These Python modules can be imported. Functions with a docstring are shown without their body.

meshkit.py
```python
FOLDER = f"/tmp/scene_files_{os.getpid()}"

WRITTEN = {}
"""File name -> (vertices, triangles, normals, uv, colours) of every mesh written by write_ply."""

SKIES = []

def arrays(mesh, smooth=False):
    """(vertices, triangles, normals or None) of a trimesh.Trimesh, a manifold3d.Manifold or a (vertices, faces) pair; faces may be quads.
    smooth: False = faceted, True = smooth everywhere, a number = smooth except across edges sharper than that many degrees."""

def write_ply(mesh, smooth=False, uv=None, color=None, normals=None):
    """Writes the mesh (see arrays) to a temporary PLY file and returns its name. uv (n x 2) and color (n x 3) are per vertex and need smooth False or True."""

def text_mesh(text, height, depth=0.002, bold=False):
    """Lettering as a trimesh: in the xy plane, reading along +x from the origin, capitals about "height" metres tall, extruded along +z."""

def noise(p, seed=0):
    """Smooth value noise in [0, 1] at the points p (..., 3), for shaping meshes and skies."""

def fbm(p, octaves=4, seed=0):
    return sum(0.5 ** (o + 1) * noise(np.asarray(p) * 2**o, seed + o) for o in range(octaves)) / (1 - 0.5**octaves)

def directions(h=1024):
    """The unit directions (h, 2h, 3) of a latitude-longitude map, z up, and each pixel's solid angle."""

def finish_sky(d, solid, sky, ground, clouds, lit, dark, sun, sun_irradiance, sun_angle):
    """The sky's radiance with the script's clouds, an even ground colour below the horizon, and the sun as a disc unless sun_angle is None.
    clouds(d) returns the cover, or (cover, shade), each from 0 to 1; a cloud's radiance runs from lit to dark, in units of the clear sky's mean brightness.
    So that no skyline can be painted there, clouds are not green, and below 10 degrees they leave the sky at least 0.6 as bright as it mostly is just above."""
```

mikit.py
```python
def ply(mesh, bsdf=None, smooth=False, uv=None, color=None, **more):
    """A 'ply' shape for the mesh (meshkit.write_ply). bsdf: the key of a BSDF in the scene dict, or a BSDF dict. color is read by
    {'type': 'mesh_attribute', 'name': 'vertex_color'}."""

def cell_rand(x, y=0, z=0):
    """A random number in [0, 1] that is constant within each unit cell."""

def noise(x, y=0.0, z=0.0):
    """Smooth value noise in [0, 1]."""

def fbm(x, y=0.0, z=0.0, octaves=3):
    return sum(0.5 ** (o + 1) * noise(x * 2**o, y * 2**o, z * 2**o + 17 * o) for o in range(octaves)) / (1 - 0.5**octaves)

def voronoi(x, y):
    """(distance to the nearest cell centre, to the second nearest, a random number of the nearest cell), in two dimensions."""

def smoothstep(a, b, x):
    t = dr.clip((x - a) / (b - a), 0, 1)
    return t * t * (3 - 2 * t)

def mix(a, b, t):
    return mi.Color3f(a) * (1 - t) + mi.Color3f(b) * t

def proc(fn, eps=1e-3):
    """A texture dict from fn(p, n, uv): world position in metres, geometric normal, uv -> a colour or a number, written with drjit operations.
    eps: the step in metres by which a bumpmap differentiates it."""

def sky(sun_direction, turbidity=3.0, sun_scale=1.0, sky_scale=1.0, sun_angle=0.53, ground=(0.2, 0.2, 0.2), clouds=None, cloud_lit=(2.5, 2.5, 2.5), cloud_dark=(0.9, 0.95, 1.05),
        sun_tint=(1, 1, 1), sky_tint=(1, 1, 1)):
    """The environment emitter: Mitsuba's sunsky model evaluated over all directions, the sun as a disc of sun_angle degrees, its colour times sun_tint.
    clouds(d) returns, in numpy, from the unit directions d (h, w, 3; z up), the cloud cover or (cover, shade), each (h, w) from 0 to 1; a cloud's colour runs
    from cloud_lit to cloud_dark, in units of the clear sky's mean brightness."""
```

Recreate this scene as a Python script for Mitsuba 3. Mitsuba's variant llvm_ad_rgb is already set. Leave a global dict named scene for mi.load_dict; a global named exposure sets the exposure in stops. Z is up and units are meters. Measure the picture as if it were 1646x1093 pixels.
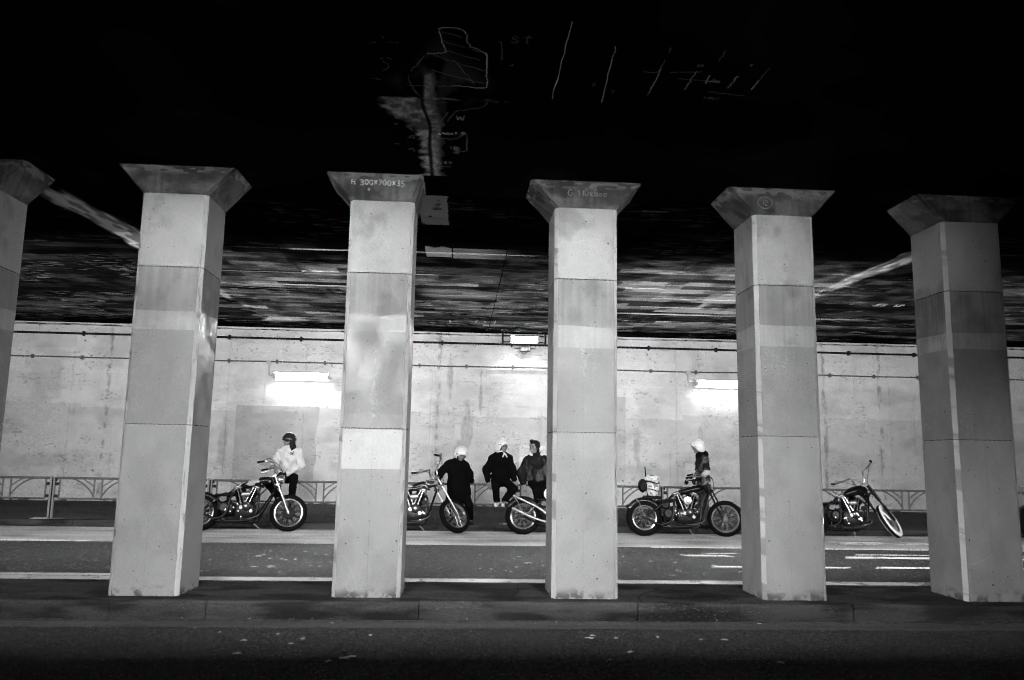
import math, random
import numpy as np, trimesh, shapely
import shapely.geometry as sg
import drjit as dr
import mitsuba as mi
import mikit, meshkit
from mikit import noise, fbm, smoothstep, cell_rand, proc
from scipy.spatial import ConvexHull

T = mi.ScalarTransform4f
scene, labels = {}, {}
rng = np.random.default_rng(7)

# ---------------------------------------------------------------- camera, sky, exposure
PITCH, ROLL, YAW, CAM_H, FOC = 0.1457, 0.0175, 0.0600, 1.4605, 1266.89
_cp, _sp, _cy, _sy = math.cos(PITCH), math.sin(PITCH), math.cos(YAW), math.sin(YAW)
_f = np.array([_sy * _cp, _cy * _cp, _sp])
_r = np.array([_cy, -_sy, 0.0])
_u = np.cross(_r, _f)
_up = -math.sin(ROLL) * _r + math.cos(ROLL) * _u
EYE = np.array([0, 0, CAM_H])
scene['camera'] = {'type': 'perspective', 'fov_axis': 'x', 'fov': math.degrees(2 * math.atan(823 / FOC)),
                   'near_clip': 0.05, 'far_clip': 600.0,
                   'to_world': T().look_at(origin=EYE.tolist(), target=(EYE + _f).tolist(), up=_up.tolist())}
exposure = 4.0
scene['sky'] = {**mikit.sky([0.3, -0.6, 0.05], turbidity=3, sun_scale=0.0, sky_scale=0.0004, ground=(0.05, 0.05, 0.05)),
                'sampling_weight': 0.05}

WALL_TUBE = 3.8         # radiance of the two tubes on the far wall
TOP_TUBE = 11.0          # the short lamp at the top of the far wall
NEAR_TUBE = (360.0, 385.0)  # the two ceiling lamps over the near carriageway, outside the frame
ADDED_FLOOD = 165.0            # added floodlights, unseen behind the columns, to light the far carriageway and its wall


# ---------------------------------------------------------------- helpers
def put(key, mesh, bsdf, smooth=False, label=None, cat=None, group=None, kind=None, **more):
    base, k, n = key, key, 0
    while k in scene:
        n += 1
        k = f'{base}_{n:03d}'
    scene[k] = mikit.ply(mesh, bsdf, smooth=smooth, **more)
    info(k, label, cat, group, kind)
    return k


def info(k, label=None, cat=None, group=None, kind=None):
    d = {a: b for a, b in dict(label=label, category=cat, group=group, kind=kind).items() if b}
    if d:
        labels[k] = {**labels.get(k, {}), **d}


def thing(base, label, cat, group=None):
    k, n = base, 0
    while k in labels or k in scene:
        n += 1
        k = f'{base}_{n:03d}'
    info(k, label, cat, group)
    return k


def grey(v):
    return {'type': 'rgb', 'value': [float(v)] * 3}


def pbr(color, rough=0.5, **kw):
    d = {'type': 'principled', 'base_color': grey(color) if isinstance(color, (int, float)) else color,
         'roughness': rough, **kw}
    return d


def matt(fn):
    return {'type': 'diffuse', 'reflectance': proc(fn)}


def two(b):
    return {'type': 'twosided', 'bsdf': b}


def bump(b, fn, scale=1.0, eps=1e-3):
    return {'type': 'bumpmap', 'tex': proc(fn, eps), 'scale': scale, 'bsdf': b}


def cat(ms):
    return trimesh.util.concatenate([m for m in ms if m is not None])


def M(v, f):
    return trimesh.Trimesh(np.asarray(v, float), np.asarray(f, int), process=False)


def box(x0, x1, y0, y1, z0, z1, c=0.0):
    if c <= 0:
        m = trimesh.creation.box(extents=[x1 - x0, y1 - y0, z1 - z0])
        m.apply_translation([(x0 + x1) / 2, (y0 + y1) / 2, (z0 + z1) / 2])
        return m
    p = []
    for sx in (0, 1):
        for sy in (0, 1):
            for sz in (0, 1):
                X, Y, Z = (x0, x1)[sx], (y0, y1)[sy], (z0, z1)[sz]
                ax, ay, az = (c, -c)[sx], (c, -c)[sy], (c, -c)[sz]
                p += [(X, Y + ay, Z + az), (X + ax, Y, Z + az), (X + ax, Y + ay, Z)]
    return hull(p)


def hull(p):
    return trimesh.convex.convex_hull(np.asarray(p, float))


def quad(a, b, c, d):
    return M([a, b, c, d], [[0, 1, 2], [0, 2, 3]])


def smooth_path(p, n=6):
    p = np.asarray(p, float)
    if len(p) < 3:
        return p
    q = np.vstack([2 * p[0] - p[1], p, 2 * p[-1] - p[-2]])
    out = []
    for i in range(1, len(q) - 2):
        t = np.linspace(0, 1, n, endpoint=False)[:, None]
        a, b, c, d = q[i - 1], q[i], q[i + 1], q[i + 2]
        out.append(0.5 * (2 * b + (c - a) * t + (2 * a - 5 * b + 4 * c - d) * t ** 2 + (3 * b - a - 3 * c + d) * t ** 3))
    return np.vstack(out + [p[-1:]])


def tube(p, r, n=10, caps=True):
    p = np.asarray(p, float)
    r = np.broadcast_to(np.asarray(r, float), (len(p),))
    t = np.gradient(p, axis=0)
    t /= np.linalg.norm(t, axis=1, keepdims=True) + 1e-12
    a = np.cross(t[0], [0, 0, 1] if abs(t[0, 2]) < 0.9 else [1, 0, 0])
    A = []
    for k in range(len(p)):
        a = a - t[k] * (a @ t[k])
        a = a / (np.linalg.norm(a) + 1e-12)
        A.append(a)
    A = np.array(A)
    B = np.cross(t, A)
    th = np.arange(n) * 2 * math.pi / n
    v = p[:, None] + r[:, None, None] * (np.cos(th)[None, :, None] * A[:, None] + np.sin(th)[None, :, None] * B[:, None])
    v = v.reshape(-1, 3)
    f = []
    for i in range(len(p) - 1):
        for j in range(n):
            a0, a1, b0, b1 = i * n + j, i * n + (j + 1) % n, (i + 1) * n + j, (i + 1) * n + (j + 1) % n
            f += [[a0, a1, b1], [a0, b1, b0]]
    if caps:
        v = np.vstack([v, p[0], p[-1]])
        k0, k1, e = len(v) - 2, len(v) - 1, (len(p) - 1) * n
        for j in range(n):
            f += [[k0, (j + 1) % n, j], [k1, e + j, e + (j + 1) % n]]
    return M(v, f)


def rod(a, b, r, n=10):
    return tube([a, b], r, n)


def lathe(prof, n=32, axis='y', at=(0, 0, 0)):
    """prof: (radius, height) pairs; turned round the axis"""
    prof = np.asarray(prof, float)
    th = np.arange(n) * 2 * math.pi / n
    c, s = np.cos(th), np.sin(th)
    R, h = prof[:, 0][:, None], prof[:, 1][:, None]
    a, b, hh = R * c, R * s, np.repeat(h, n, 1)
    v = {'y': (a, hh, b), 'z': (a, b, hh), 'x': (hh, a, b)}[axis]
    v = np.stack(v, -1).reshape(-1, 3) + np.asarray(at, float)
    m = len(prof)
    f = []
    for i in range(m - 1):
        for j in range(n):
            a0, a1, b0, b1 = i * n + j, i * n + (j + 1) % n, (i + 1) * n + j, (i + 1) * n + (j + 1) % n
            f += [[a0, a1, b1], [a0, b1, b0]]
    mm = M(v, f)
    mm.merge_vertices()
    mm.update_faces(mm.nondegenerate_faces())
    if np.linalg.norm(prof[0] - prof[-1]) < 1e-9 or (prof[0, 0] < 1e-9 and prof[-1, 0] < 1e-9):
        if mm.volume < 0:
            mm.invert()
    return mm


def extr(poly, z0, z1):
    m = trimesh.creation.extrude_polygon(poly, z1 - z0, engine='earcut')
    m.apply_translation([0, 0, z0])
    return m


def ribbon(p, w, nrm, lift=0.0, thick=0.0015):
    """flat strip of width w along the polyline p, facing nrm"""
    p = np.asarray(p, float) + np.asarray(nrm, float) * lift
    t = np.gradient(p, axis=0)
    t /= np.linalg.norm(t, axis=1, keepdims=True) + 1e-12
    s = np.cross(t, nrm)
    s /= np.linalg.norm(s, axis=1, keepdims=True) + 1e-12
    w = np.broadcast_to(w, (len(p),))[:, None]
    n = np.asarray(nrm, float) * thick
    L = len(p)
    v = np.vstack([p - s * w / 2, p + s * w / 2, p - s * w / 2 + n, p + s * w / 2 + n])
    f = []
    for i in range(L - 1):
        a, b, c, d = i, i + 1, L + i, L + i + 1
        e, g, h, k = 2 * L + i, 2 * L + i + 1, 3 * L + i, 3 * L + i + 1
        f += [[e, h, k], [e, k, g], [a, e, g], [a, g, b], [c, d, k], [c, k, h]]
    return M(v, f)


STROKES = {
    'H': [[(0, 0), (0, 1)], [(.6, 0), (.6, 1)], [(0, .5), (.6, .5)]], '3': [[(0, .9), (.4, 1), (.5, .75), (.2, .52), (.55, .35), (.45, .05), (0, .05)]],
    '0': [[(.3, 1), (.05, .7), (.05, .3), (.3, 0), (.55, .3), (.55, .7), (.3, 1)]], 'X': [[(0, .1), (.5, .9)], [(0, .9), (.5, .1)]],
    '7': [[(0, .95), (.5, .95), (.2, 0)]], '5': [[(.5, 1), (.1, 1), (.05, .55), (.4, .55), (.5, .25), (.3, 0), (0, .05)]],
    '1': [[(.1, .75), (.3, 1), (.3, 0)]], '2': [[(0, .8), (.25, 1), (.5, .75), (0, 0), (.55, 0)]], '4': [[(.4, 0), (.4, 1), (0, .35), (.6, .35)]],
    '9': [[(.5, .7), (.3, .5), (.05, .7), (.25, 1), (.5, .75), (.4, 0)]], 'A': [[(0, 0), (.3, 1), (.6, 0)], [(.12, .4), (.48, .4)]],
    'G': [[(.6, .85), (.3, 1), (0, .6), (.1, .1), (.4, 0), (.6, .2), (.6, .45), (.35, .45)]], 'B': [[(0, 0), (0, 1), (.4, .9), (.4, .55), (0, .5), (.5, .4), (.5, .08), (0, 0)]],
    'D': [[(0, 0), (0, 1), (.4, .9), (.55, .5), (.4, .1), (0, 0)]], 'W': [[(0, 1), (.15, 0), (.35, .7), (.55, 0), (.75, 1)]],
    'x': [[(0, 0), (.4, .6)], [(0, .6), (.4, 0)]], 'o': [[(.2, .6), (0, .3), (.2, 0), (.45, .3), (.2, .6)]], 's': [[(.45, .6), (.2, .75), (.05, .55), (.4, .3), (.3, .02), (0, .1)]],
    't': [[(.3, 1), (.2, .1), (.35, 0)], [(0, .65), (.5, .7)]], '-': [[(0, .45), (.4, .45)]], '.': [[(.05, 0), (.1, .05)]], ' ': [], 'b': [[(0, 1), (0, 0), (.4, .1), (.4, .5), (0, .5)]],
    'L': [[(0, 1), (0, 0), (.5, 0)]], 'F': [[(.5, 1), (0, 1), (0, 0)], [(0, .5), (.4, .5)]],
}


def chalk(text, o, ex, ey, nrm, hgt, w, seed=0, gap=0.28):
    """hand-written strokes on a plane: o + ex * x + ey * y"""
    r = np.random.default_rng(seed)
    o, ex, ey = (np.asarray(a, float) for a in (o, ex, ey))
    out, x = [], 0.0
    for ch in text:
        wd = 0.35
        for st in STROKES.get(ch, []):
            st = np.asarray(st, float)
            wd = max(wd, st[:, 0].max())
            q = smooth_path(st, 4) if len(st) > 3 else st
            q = q + r.normal(0, .012, q.shape) + [x, r.normal(0, .04)]
            out.append(ribbon(o + (q[:, :1] * ex + q[:, 1:] * ey) * hgt, w * r.uniform(.8, 1.2), nrm, 0.0008))
        x += wd + gap
    return cat(out)


# ---------------------------------------------------------------- materials (colour, grain and wear; painted light and shade on the far boards)
COL_X = [-11.14, -9.14, -7.147, -5.15, -3.1531, -1.1617, 0.8624, 2.8744, 4.8515, 6.842, 8.84, 10.84]   # left faces of the columns
COL_W, COL_Y0, COL_Y1 = 0.6263, 7.5462, 8.1455
Z_MED, Z_J1, Z_J2, Z_CAP, Z_TOP = 0.157, 1.693, 3.193, 3.921, 4.2
WALL_Y = 19.4


def ceil_z(y):
    return 4.2 + 0.022 * np.maximum(np.asarray(y, float) - 8.1, 0)


def G(v):
    return mi.Color3f(v)


def pits(a, b, s, seed, lo=0.06, hi=0.11, keep=0.8):
    """small round pits of the concrete face, scattered"""
    x, y = a * s + seed, b * s + seed * 0.7
    cx, cy = dr.floor(x), dr.floor(y)
    dx, dy = x - cx - 0.2 - 0.6 * cell_rand(cx, cy, 5), y - cy - 0.2 - 0.6 * cell_rand(cx, cy, 6)
    rr = cell_rand(cx, cy, 7)
    return (1 - smoothstep(lo * rr, hi * rr + 0.01, dr.sqrt(dx * dx + dy * dy))) * dr.select(cell_rand(cx, cy, 8) > keep, 1.0, 0.0)


def pick(idx, vals):
    out = mi.Float(vals[0])
    for k, v in enumerate(vals):
        out = dr.select(dr.abs(idx - k) < 0.5, mi.Float(v), out)
    return out


def col_fn(p, n, uv):
    idx = dr.floor((p.x - COL_X[0] + 0.5) / 1.9975)
    side = dr.select(dr.abs(n.x) > 0.85, 1.0, 0.0)                 # which flat of the column
    a = p.x * (1 - side) + (p.y * 1.0 + 40) * side
    cx = p.x - COL_X[0] - idx * 1.9975
    z = p.z
    g = fbm(a * 1.7 + idx * 9, z * 1.1 + 3 * side, idx, octaves=4)
    fine = noise(a * 95, z * 95, idx)
    streak = noise(a * 38 + idx * 7, z * 1.3, 5)
    # bare concrete at the top, a grimy lift under it, then two coats of grey paint
    bare = 0.30 + 0.10 * (g - 0.5)
    grime = 0.20 + 0.12 * (g - 0.5) + 0.05 * (streak - 0.5)
    pale = 0.30 + 0.08 * (streak - 0.5)
    paint = pick(idx, [.20, .20, .20, .20, .205, .175, .215, .22, .20, .20, .20, .20]) + 0.025 * (g - 0.5)
    lower = pick(idx, [.25, .25, .25, .25, .255, .245, .265, .25, .235, .25, .25, .25]) + 0.05 * (g - 0.5)
    wob = 0.02 * (noise(a * 3, idx, 2) - 0.5)
    e1 = pick(idx, [2.7, 2.7, 2.76, 2.80, 2.77, 2.62, 2.72, 2.79, 2.77, 2.75, 2.7, 2.7]) + wob
    e2 = pick(idx, [2.6, 2.6, 2.6, 2.60, 2.585, 2.62, 2.51, 2.575, 2.60, 2.6, 2.6, 2.6])
    c = dr.select(z > Z_J2, bare, dr.select(z > e1, grime, dr.select(z > e2, pale, dr.select(z > Z_J1, paint, lower))))
    c2band = (dr.abs(idx - 5) < 0.5) & (z < 1.684) & (z > 1.314) & (side < 0.5)
    c = dr.select(c2band, 0.40 + 0.03 * (g - 0.5), c)
    c3 = (dr.abs(idx - 5) < 0.5) & (z < 1.80 + 0.04 * noise(a * 2.3, 4)) & (z > 1.684)
    c = dr.select(c3, 0.205, c)
    # spots where the paint has flaked, in a ragged upright seam at mid face and along the left edge
    seam = 1 - smoothstep(0.0, 0.035, dr.abs(cx - 0.31 + 0.03 * (noise(z * 2, idx) - 0.5)))
    flake = smoothstep(0.60, 0.70, noise(a * 120, z * 75, 3)) * smoothstep(0.45, 0.70, fbm(a * 5, z * 2.1, idx + 3)) * dr.select((z < e2) & (z > Z_J1 + 0.1), 1.0, 0.0)
    c = c + 0.16 * flake * (0.25 + 0.75 * seam)
    line = (1 - smoothstep(0.0, 0.006, dr.abs(cx - 0.31))) * dr.select((z < e2) & (side < 0.5), 1.0, 0.0) * noise(z * 3, idx, 9)
    c = c * (1 - 0.25 * line)
    patch = smoothstep(0.48, 0.74, fbm(a * 2.4 + 5 * idx, z * 1.6, idx + 11, octaves=4))
    c = c * (1 - 0.14 * patch)
    blot = smoothstep(0.50, 0.74, fbm(a * 4, z * 3.2, idx + 30, octaves=5))
    c = c * (1 - 0.28 * blot * dr.select(z > 2.6, 1.0, 0.4))
    c = c * (0.93 + 0.14 * fine)
    c = c * (1 - 0.85 * dr.maximum(pits(a, z, 9, 3 + idx), pits(a, z, 17, 8 + idx, keep=0.9)))
    scr = (1 - smoothstep(0.0, 0.006, dr.abs(noise(a * 3.1 + z * 1.2, z * 2.4 - a, idx) - 0.5))) * smoothstep(0.58, 0.7, noise(a * 4, z * 4, idx + 50))
    c = c + 0.06 * scr
    foot = smoothstep(0.42, 0.66, fbm(a * 16, z * 16, 8, octaves=4)) * (1 - smoothstep(0.16, 0.26, z + 0.05 * (noise(a * 9, 1, idx) - 0.5)))
    c = c * (1 - 0.72 * foot)
    return G(dr.clip(c, 0.015, 0.8))


def col_rough(p, n, uv):
    side = dr.select(dr.abs(n.x) > 0.85, 1.0, 0.0)
    a = p.x * (1 - side) + p.y * side
    painted = dr.select(p.z < 2.78, 1.0, 0.0)
    coat = smoothstep(0.30, 0.70, fbm(a * 6.5, p.z * 4.2, 2, octaves=4)) * dr.select(p.z > Z_J1, 1.0, 0.25)
    idx = dr.floor((p.x - COL_X[0] + 0.5) / 1.9975)
    shiny = dr.select((dr.abs(idx - 4) < 0.5) & (side > 0.5), 0.42, dr.select(dr.abs(idx - 5) < 0.5, 0.25, 0.12))   # the coats differ in gloss
    grit = 0.6 + 0.8 * noise(a * 70, p.z * 60, 4)
    return dr.clip(mi.Float(0.62) - painted * coat * shiny * grit, 0.17, 0.8)


def col_bump(p, n, uv):
    side = dr.select(dr.abs(n.x) > 0.85, 1.0, 0.0)
    a = p.x * (1 - side) + p.y * side
    return 0.006 * fbm(a * 6, p.z * 6, 2) + 0.0012 * noise(a * 60, p.z * 60, 1) - 0.004 * pits(a, p.z, 9, 3)


def chamfer_fn(p, n, uv):
    c = 0.40 + 0.10 * (fbm(p.x * 3, p.z * 4, p.y) - 0.5) + 0.05 * (noise(p.x * 80, p.z * 80, p.y * 80) - 0.5)
    d = smoothstep(0.60, 0.74, fbm(p.z * 9 + p.x * 3, p.x * 40 + p.y * 40, 2, octaves=4))
    return G(c * (1 - 0.45 * d))


def cap_fn(p, n, uv):
    idx = dr.floor((p.x - COL_X[0] + 0.8) / 1.9975)
    a = p.x + p.y
    g = fbm(a * 3 + idx * 5, p.z * 6, idx, octaves=4)
    st = noise(a * 30, p.z * 2.5, idx)
    c = 0.092 + 0.12 * (g - 0.45) + 0.05 * (st - 0.5)
    dark = smoothstep(0.40, 0.68, fbm(a * 4 + idx, p.z * 7, idx + 7, octaves=5))
    c = c * (1 - 0.6 * dark)
    c = c * (0.85 + 0.3 * noise(a * 70, p.z * 70, idx))
    edge = smoothstep(0.5, 0.62, noise(a * 14, p.z * 40, idx + 3)) * smoothstep(4.12, 4.18, p.z + 0.03 * noise(a * 9, idx))
    c = c + 0.12 * edge
    return G(dr.clip(c, 0.012, 0.6))


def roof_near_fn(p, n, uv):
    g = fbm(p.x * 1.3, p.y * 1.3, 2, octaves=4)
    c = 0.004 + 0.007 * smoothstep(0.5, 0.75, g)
    # the broken joint with its mortar patch in front of the second column
    jx = -0.365 + 0.05 * (noise(p.y * 2.2, 3) - 0.5)
    d = p.x - jx
    wide = 0.05 + 0.24 * smoothstep(6.7, 5.9, p.y)
    rag = fbm(p.x * 13, p.y * 13, 5, octaves=4)
    left = smoothstep(-wide - 0.06, -wide + 0.02, d + 0.10 * (rag - 0.5)) * dr.select(d < 0, 1.0, 0.0) * smoothstep(5.84, 5.86, p.y + 0.03 * rag)
    right = (1 - smoothstep(0.05, 0.13, d + 0.12 * (rag - 0.5))) * dr.select(d > 0, 1.0, 0.0) * smoothstep(5.3, 5.5, p.y)
    m = dr.maximum(left, right) * dr.select(p.y < 7.55, 1.0, 0.0)
    mort = 0.14 + 0.44 * smoothstep(0.30, 0.75, rag) * (0.5 + noise(p.x * 45, p.y * 30, 2))
    c = c * (1 - m) + mort * m
    crack = 1 - smoothstep(0.006, 0.02 + 0.016 * noise(p.y * 7, 1), dr.abs(d))
    c = c * (1 - 0.95 * crack) + 0.004 * crack
    # lime washed out along the cross joint
    lj = (1 - smoothstep(0.0, 0.03, dr.abs(p.y - 5.83 + 0.02 * (noise(p.x * 9, 2) - 0.5)))) * smoothstep(-0.75, -0.6, p.x) * (1 - smoothstep(0.1, 0.35, p.x)) * smoothstep(0.35, 0.6, noise(p.x * 25, p.y * 40))
    c = c + 0.25 * lj
    smear = smoothstep(0.42, 0.62, fbm(p.x * 7, p.y * 3, 8)) * (1 - smoothstep(0.2, 0.5, dr.abs(p.x + 0.22) + 0.6 * dr.abs(p.y - 5.55)))
    c = c + 0.05 * smear
    return G(c)


ROOF_JOINTS = [-9.2, -6.0, -2.62, 0.55, 3.35, 5.0, 9.0]


def board_fn(p, n, uv):
    row = dr.floor((p.y - 8.165) / 0.30)
    g = fbm(p.x * 0.55, p.y * 0.8, 4, octaves=3)
    r = cell_rand(row, dr.floor(p.x * 0.4 + 0.37 * row), 3)
    grain = fbm(p.x * 7.0, p.y * 42, row, octaves=3)
    grain2 = noise(p.x * 34, p.y * 120, row)
    mottle = 0.25 + 1.05 * smoothstep(0.30, 0.66, fbm(p.x * 2.6, p.y * 3.2, 33, octaves=5))
    c = 0.78 * (0.15 + 1.7 * r * r) * (0.45 + 1.1 * grain) * (0.6 + 0.8 * grain2) * mottle + 0.10 * (g - 0.5)
    soot = smoothstep(0.42, 0.62, fbm(p.x * 0.42 + 3, p.y * 0.35, 9)) 
    c = c * (1 - 0.65 * soot)
    # lamp light painted in: slabs near the wall lamps pale, the others darkened
    rx = p.x + 0.9 * (fbm(p.x * 5, p.y * 9, 15, octaves=5) - 0.5)
    slab = dr.select(rx < -4.5, 0.14, dr.select(rx < -1.7, 1.0, dr.select(rx < 2.6, 0.36, dr.select(rx < 6.05, 1.0, 0.15))))
    c = c * slab
    c = dr.maximum(c, 0.01)
    # soot and painted shade along the wall, painted shade along the columns, ragged edge
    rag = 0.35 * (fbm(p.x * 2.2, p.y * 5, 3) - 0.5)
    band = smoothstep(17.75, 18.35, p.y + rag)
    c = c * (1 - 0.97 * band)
    col_shade = 1 - smoothstep(10.4, 13.4, p.y + 3.0 * rag)
    c = c * (1 - 0.99 * col_shade)
    # lime flecks on the boards; long streaks of lamp light painted into the colour
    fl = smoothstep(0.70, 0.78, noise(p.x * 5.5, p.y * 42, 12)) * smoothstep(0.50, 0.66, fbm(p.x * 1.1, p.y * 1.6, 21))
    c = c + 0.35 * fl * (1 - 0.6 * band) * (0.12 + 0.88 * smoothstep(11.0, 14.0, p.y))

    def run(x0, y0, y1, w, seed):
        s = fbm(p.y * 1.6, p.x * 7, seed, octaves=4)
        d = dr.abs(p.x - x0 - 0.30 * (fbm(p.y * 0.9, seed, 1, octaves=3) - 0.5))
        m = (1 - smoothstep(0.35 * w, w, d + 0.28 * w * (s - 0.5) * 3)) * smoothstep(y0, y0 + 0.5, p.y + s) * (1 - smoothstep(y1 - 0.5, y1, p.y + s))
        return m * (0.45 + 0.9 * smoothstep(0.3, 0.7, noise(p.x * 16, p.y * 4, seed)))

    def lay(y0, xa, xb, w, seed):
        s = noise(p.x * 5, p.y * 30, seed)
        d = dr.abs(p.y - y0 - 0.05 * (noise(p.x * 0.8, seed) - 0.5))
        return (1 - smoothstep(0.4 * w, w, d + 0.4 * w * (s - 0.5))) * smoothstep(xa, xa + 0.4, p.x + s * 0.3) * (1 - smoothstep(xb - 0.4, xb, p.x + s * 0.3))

    lamp_streak = dr.maximum(run(-4.5, 8.9, 12.0, 0.24, 4), run(6.05, 9.6, 13.6, 0.18, 7))
    lamp_streak = dr.maximum(lamp_streak, run(4.42, 13.9, 15.8, 0.12, 9))
    lamp_streak = dr.maximum(lamp_streak, run(-4.55, 14.0, 16.0, 0.13, 14))
    lamp_streak = dr.maximum(lamp_streak, lay(15.65, 2.9, 8.6, 0.09, 3))
    lamp_streak = dr.maximum(lamp_streak, lay(13.6, -3.4, -1.7, 0.05, 5))
    lamp_streak = dr.maximum(lamp_streak, lay(10.85, -2.4, 1.2, 0.035, 6) * 0.6)
    lamp_streak = dr.maximum(lamp_streak, lay(12.55, -5.0, -1.2, 0.03, 8) * 0.6)
    c = c + 0.75 * lamp_streak
    # two repair patches over the middle bay
    pa = dr.select((p.x > -0.58) & (p.x < -0.22) & (p.y > 10.42 + 0.1 * noise(p.x * 9, 2)) & (p.y < 11.05), 1.0, 0.0)
    pb = dr.select((p.x > -0.2) & (p.y > 10.5) & (p.y < 11.1), 1.0, 0.0) * (1 - smoothstep(0.1, 0.75, p.x + 0.4 * (grain - 0.5)))
    pc = dr.select((p.y > 13.6 + 0.2 * noise(p.x * 3, 8)) & (p.y < 14.35), 1.0, 0.0) * smoothstep(-0.95, -0.5, p.x) * (1 - smoothstep(0.1, 1.3, p.x + 0.5 * (grain - 0.5)))
    pd = dr.select((p.x > -0.56) & (p.x < -0.21 - 0.05 * grain) & (p.y < 9.35), 1.0, 0.0) * smoothstep(0.3, 0.5, fbm(p.x * 9, p.y * 6, 3) + 0.15)
    c = c + 0.40 * pd
    c = c + 0.30 * pa * (0.7 + 0.6 * grain2) + 0.26 * pb * (0.4 + grain) + 0.25 * pc * (0.3 + grain)
    return G(dr.clip(c, 0.003, 0.82))


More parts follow.
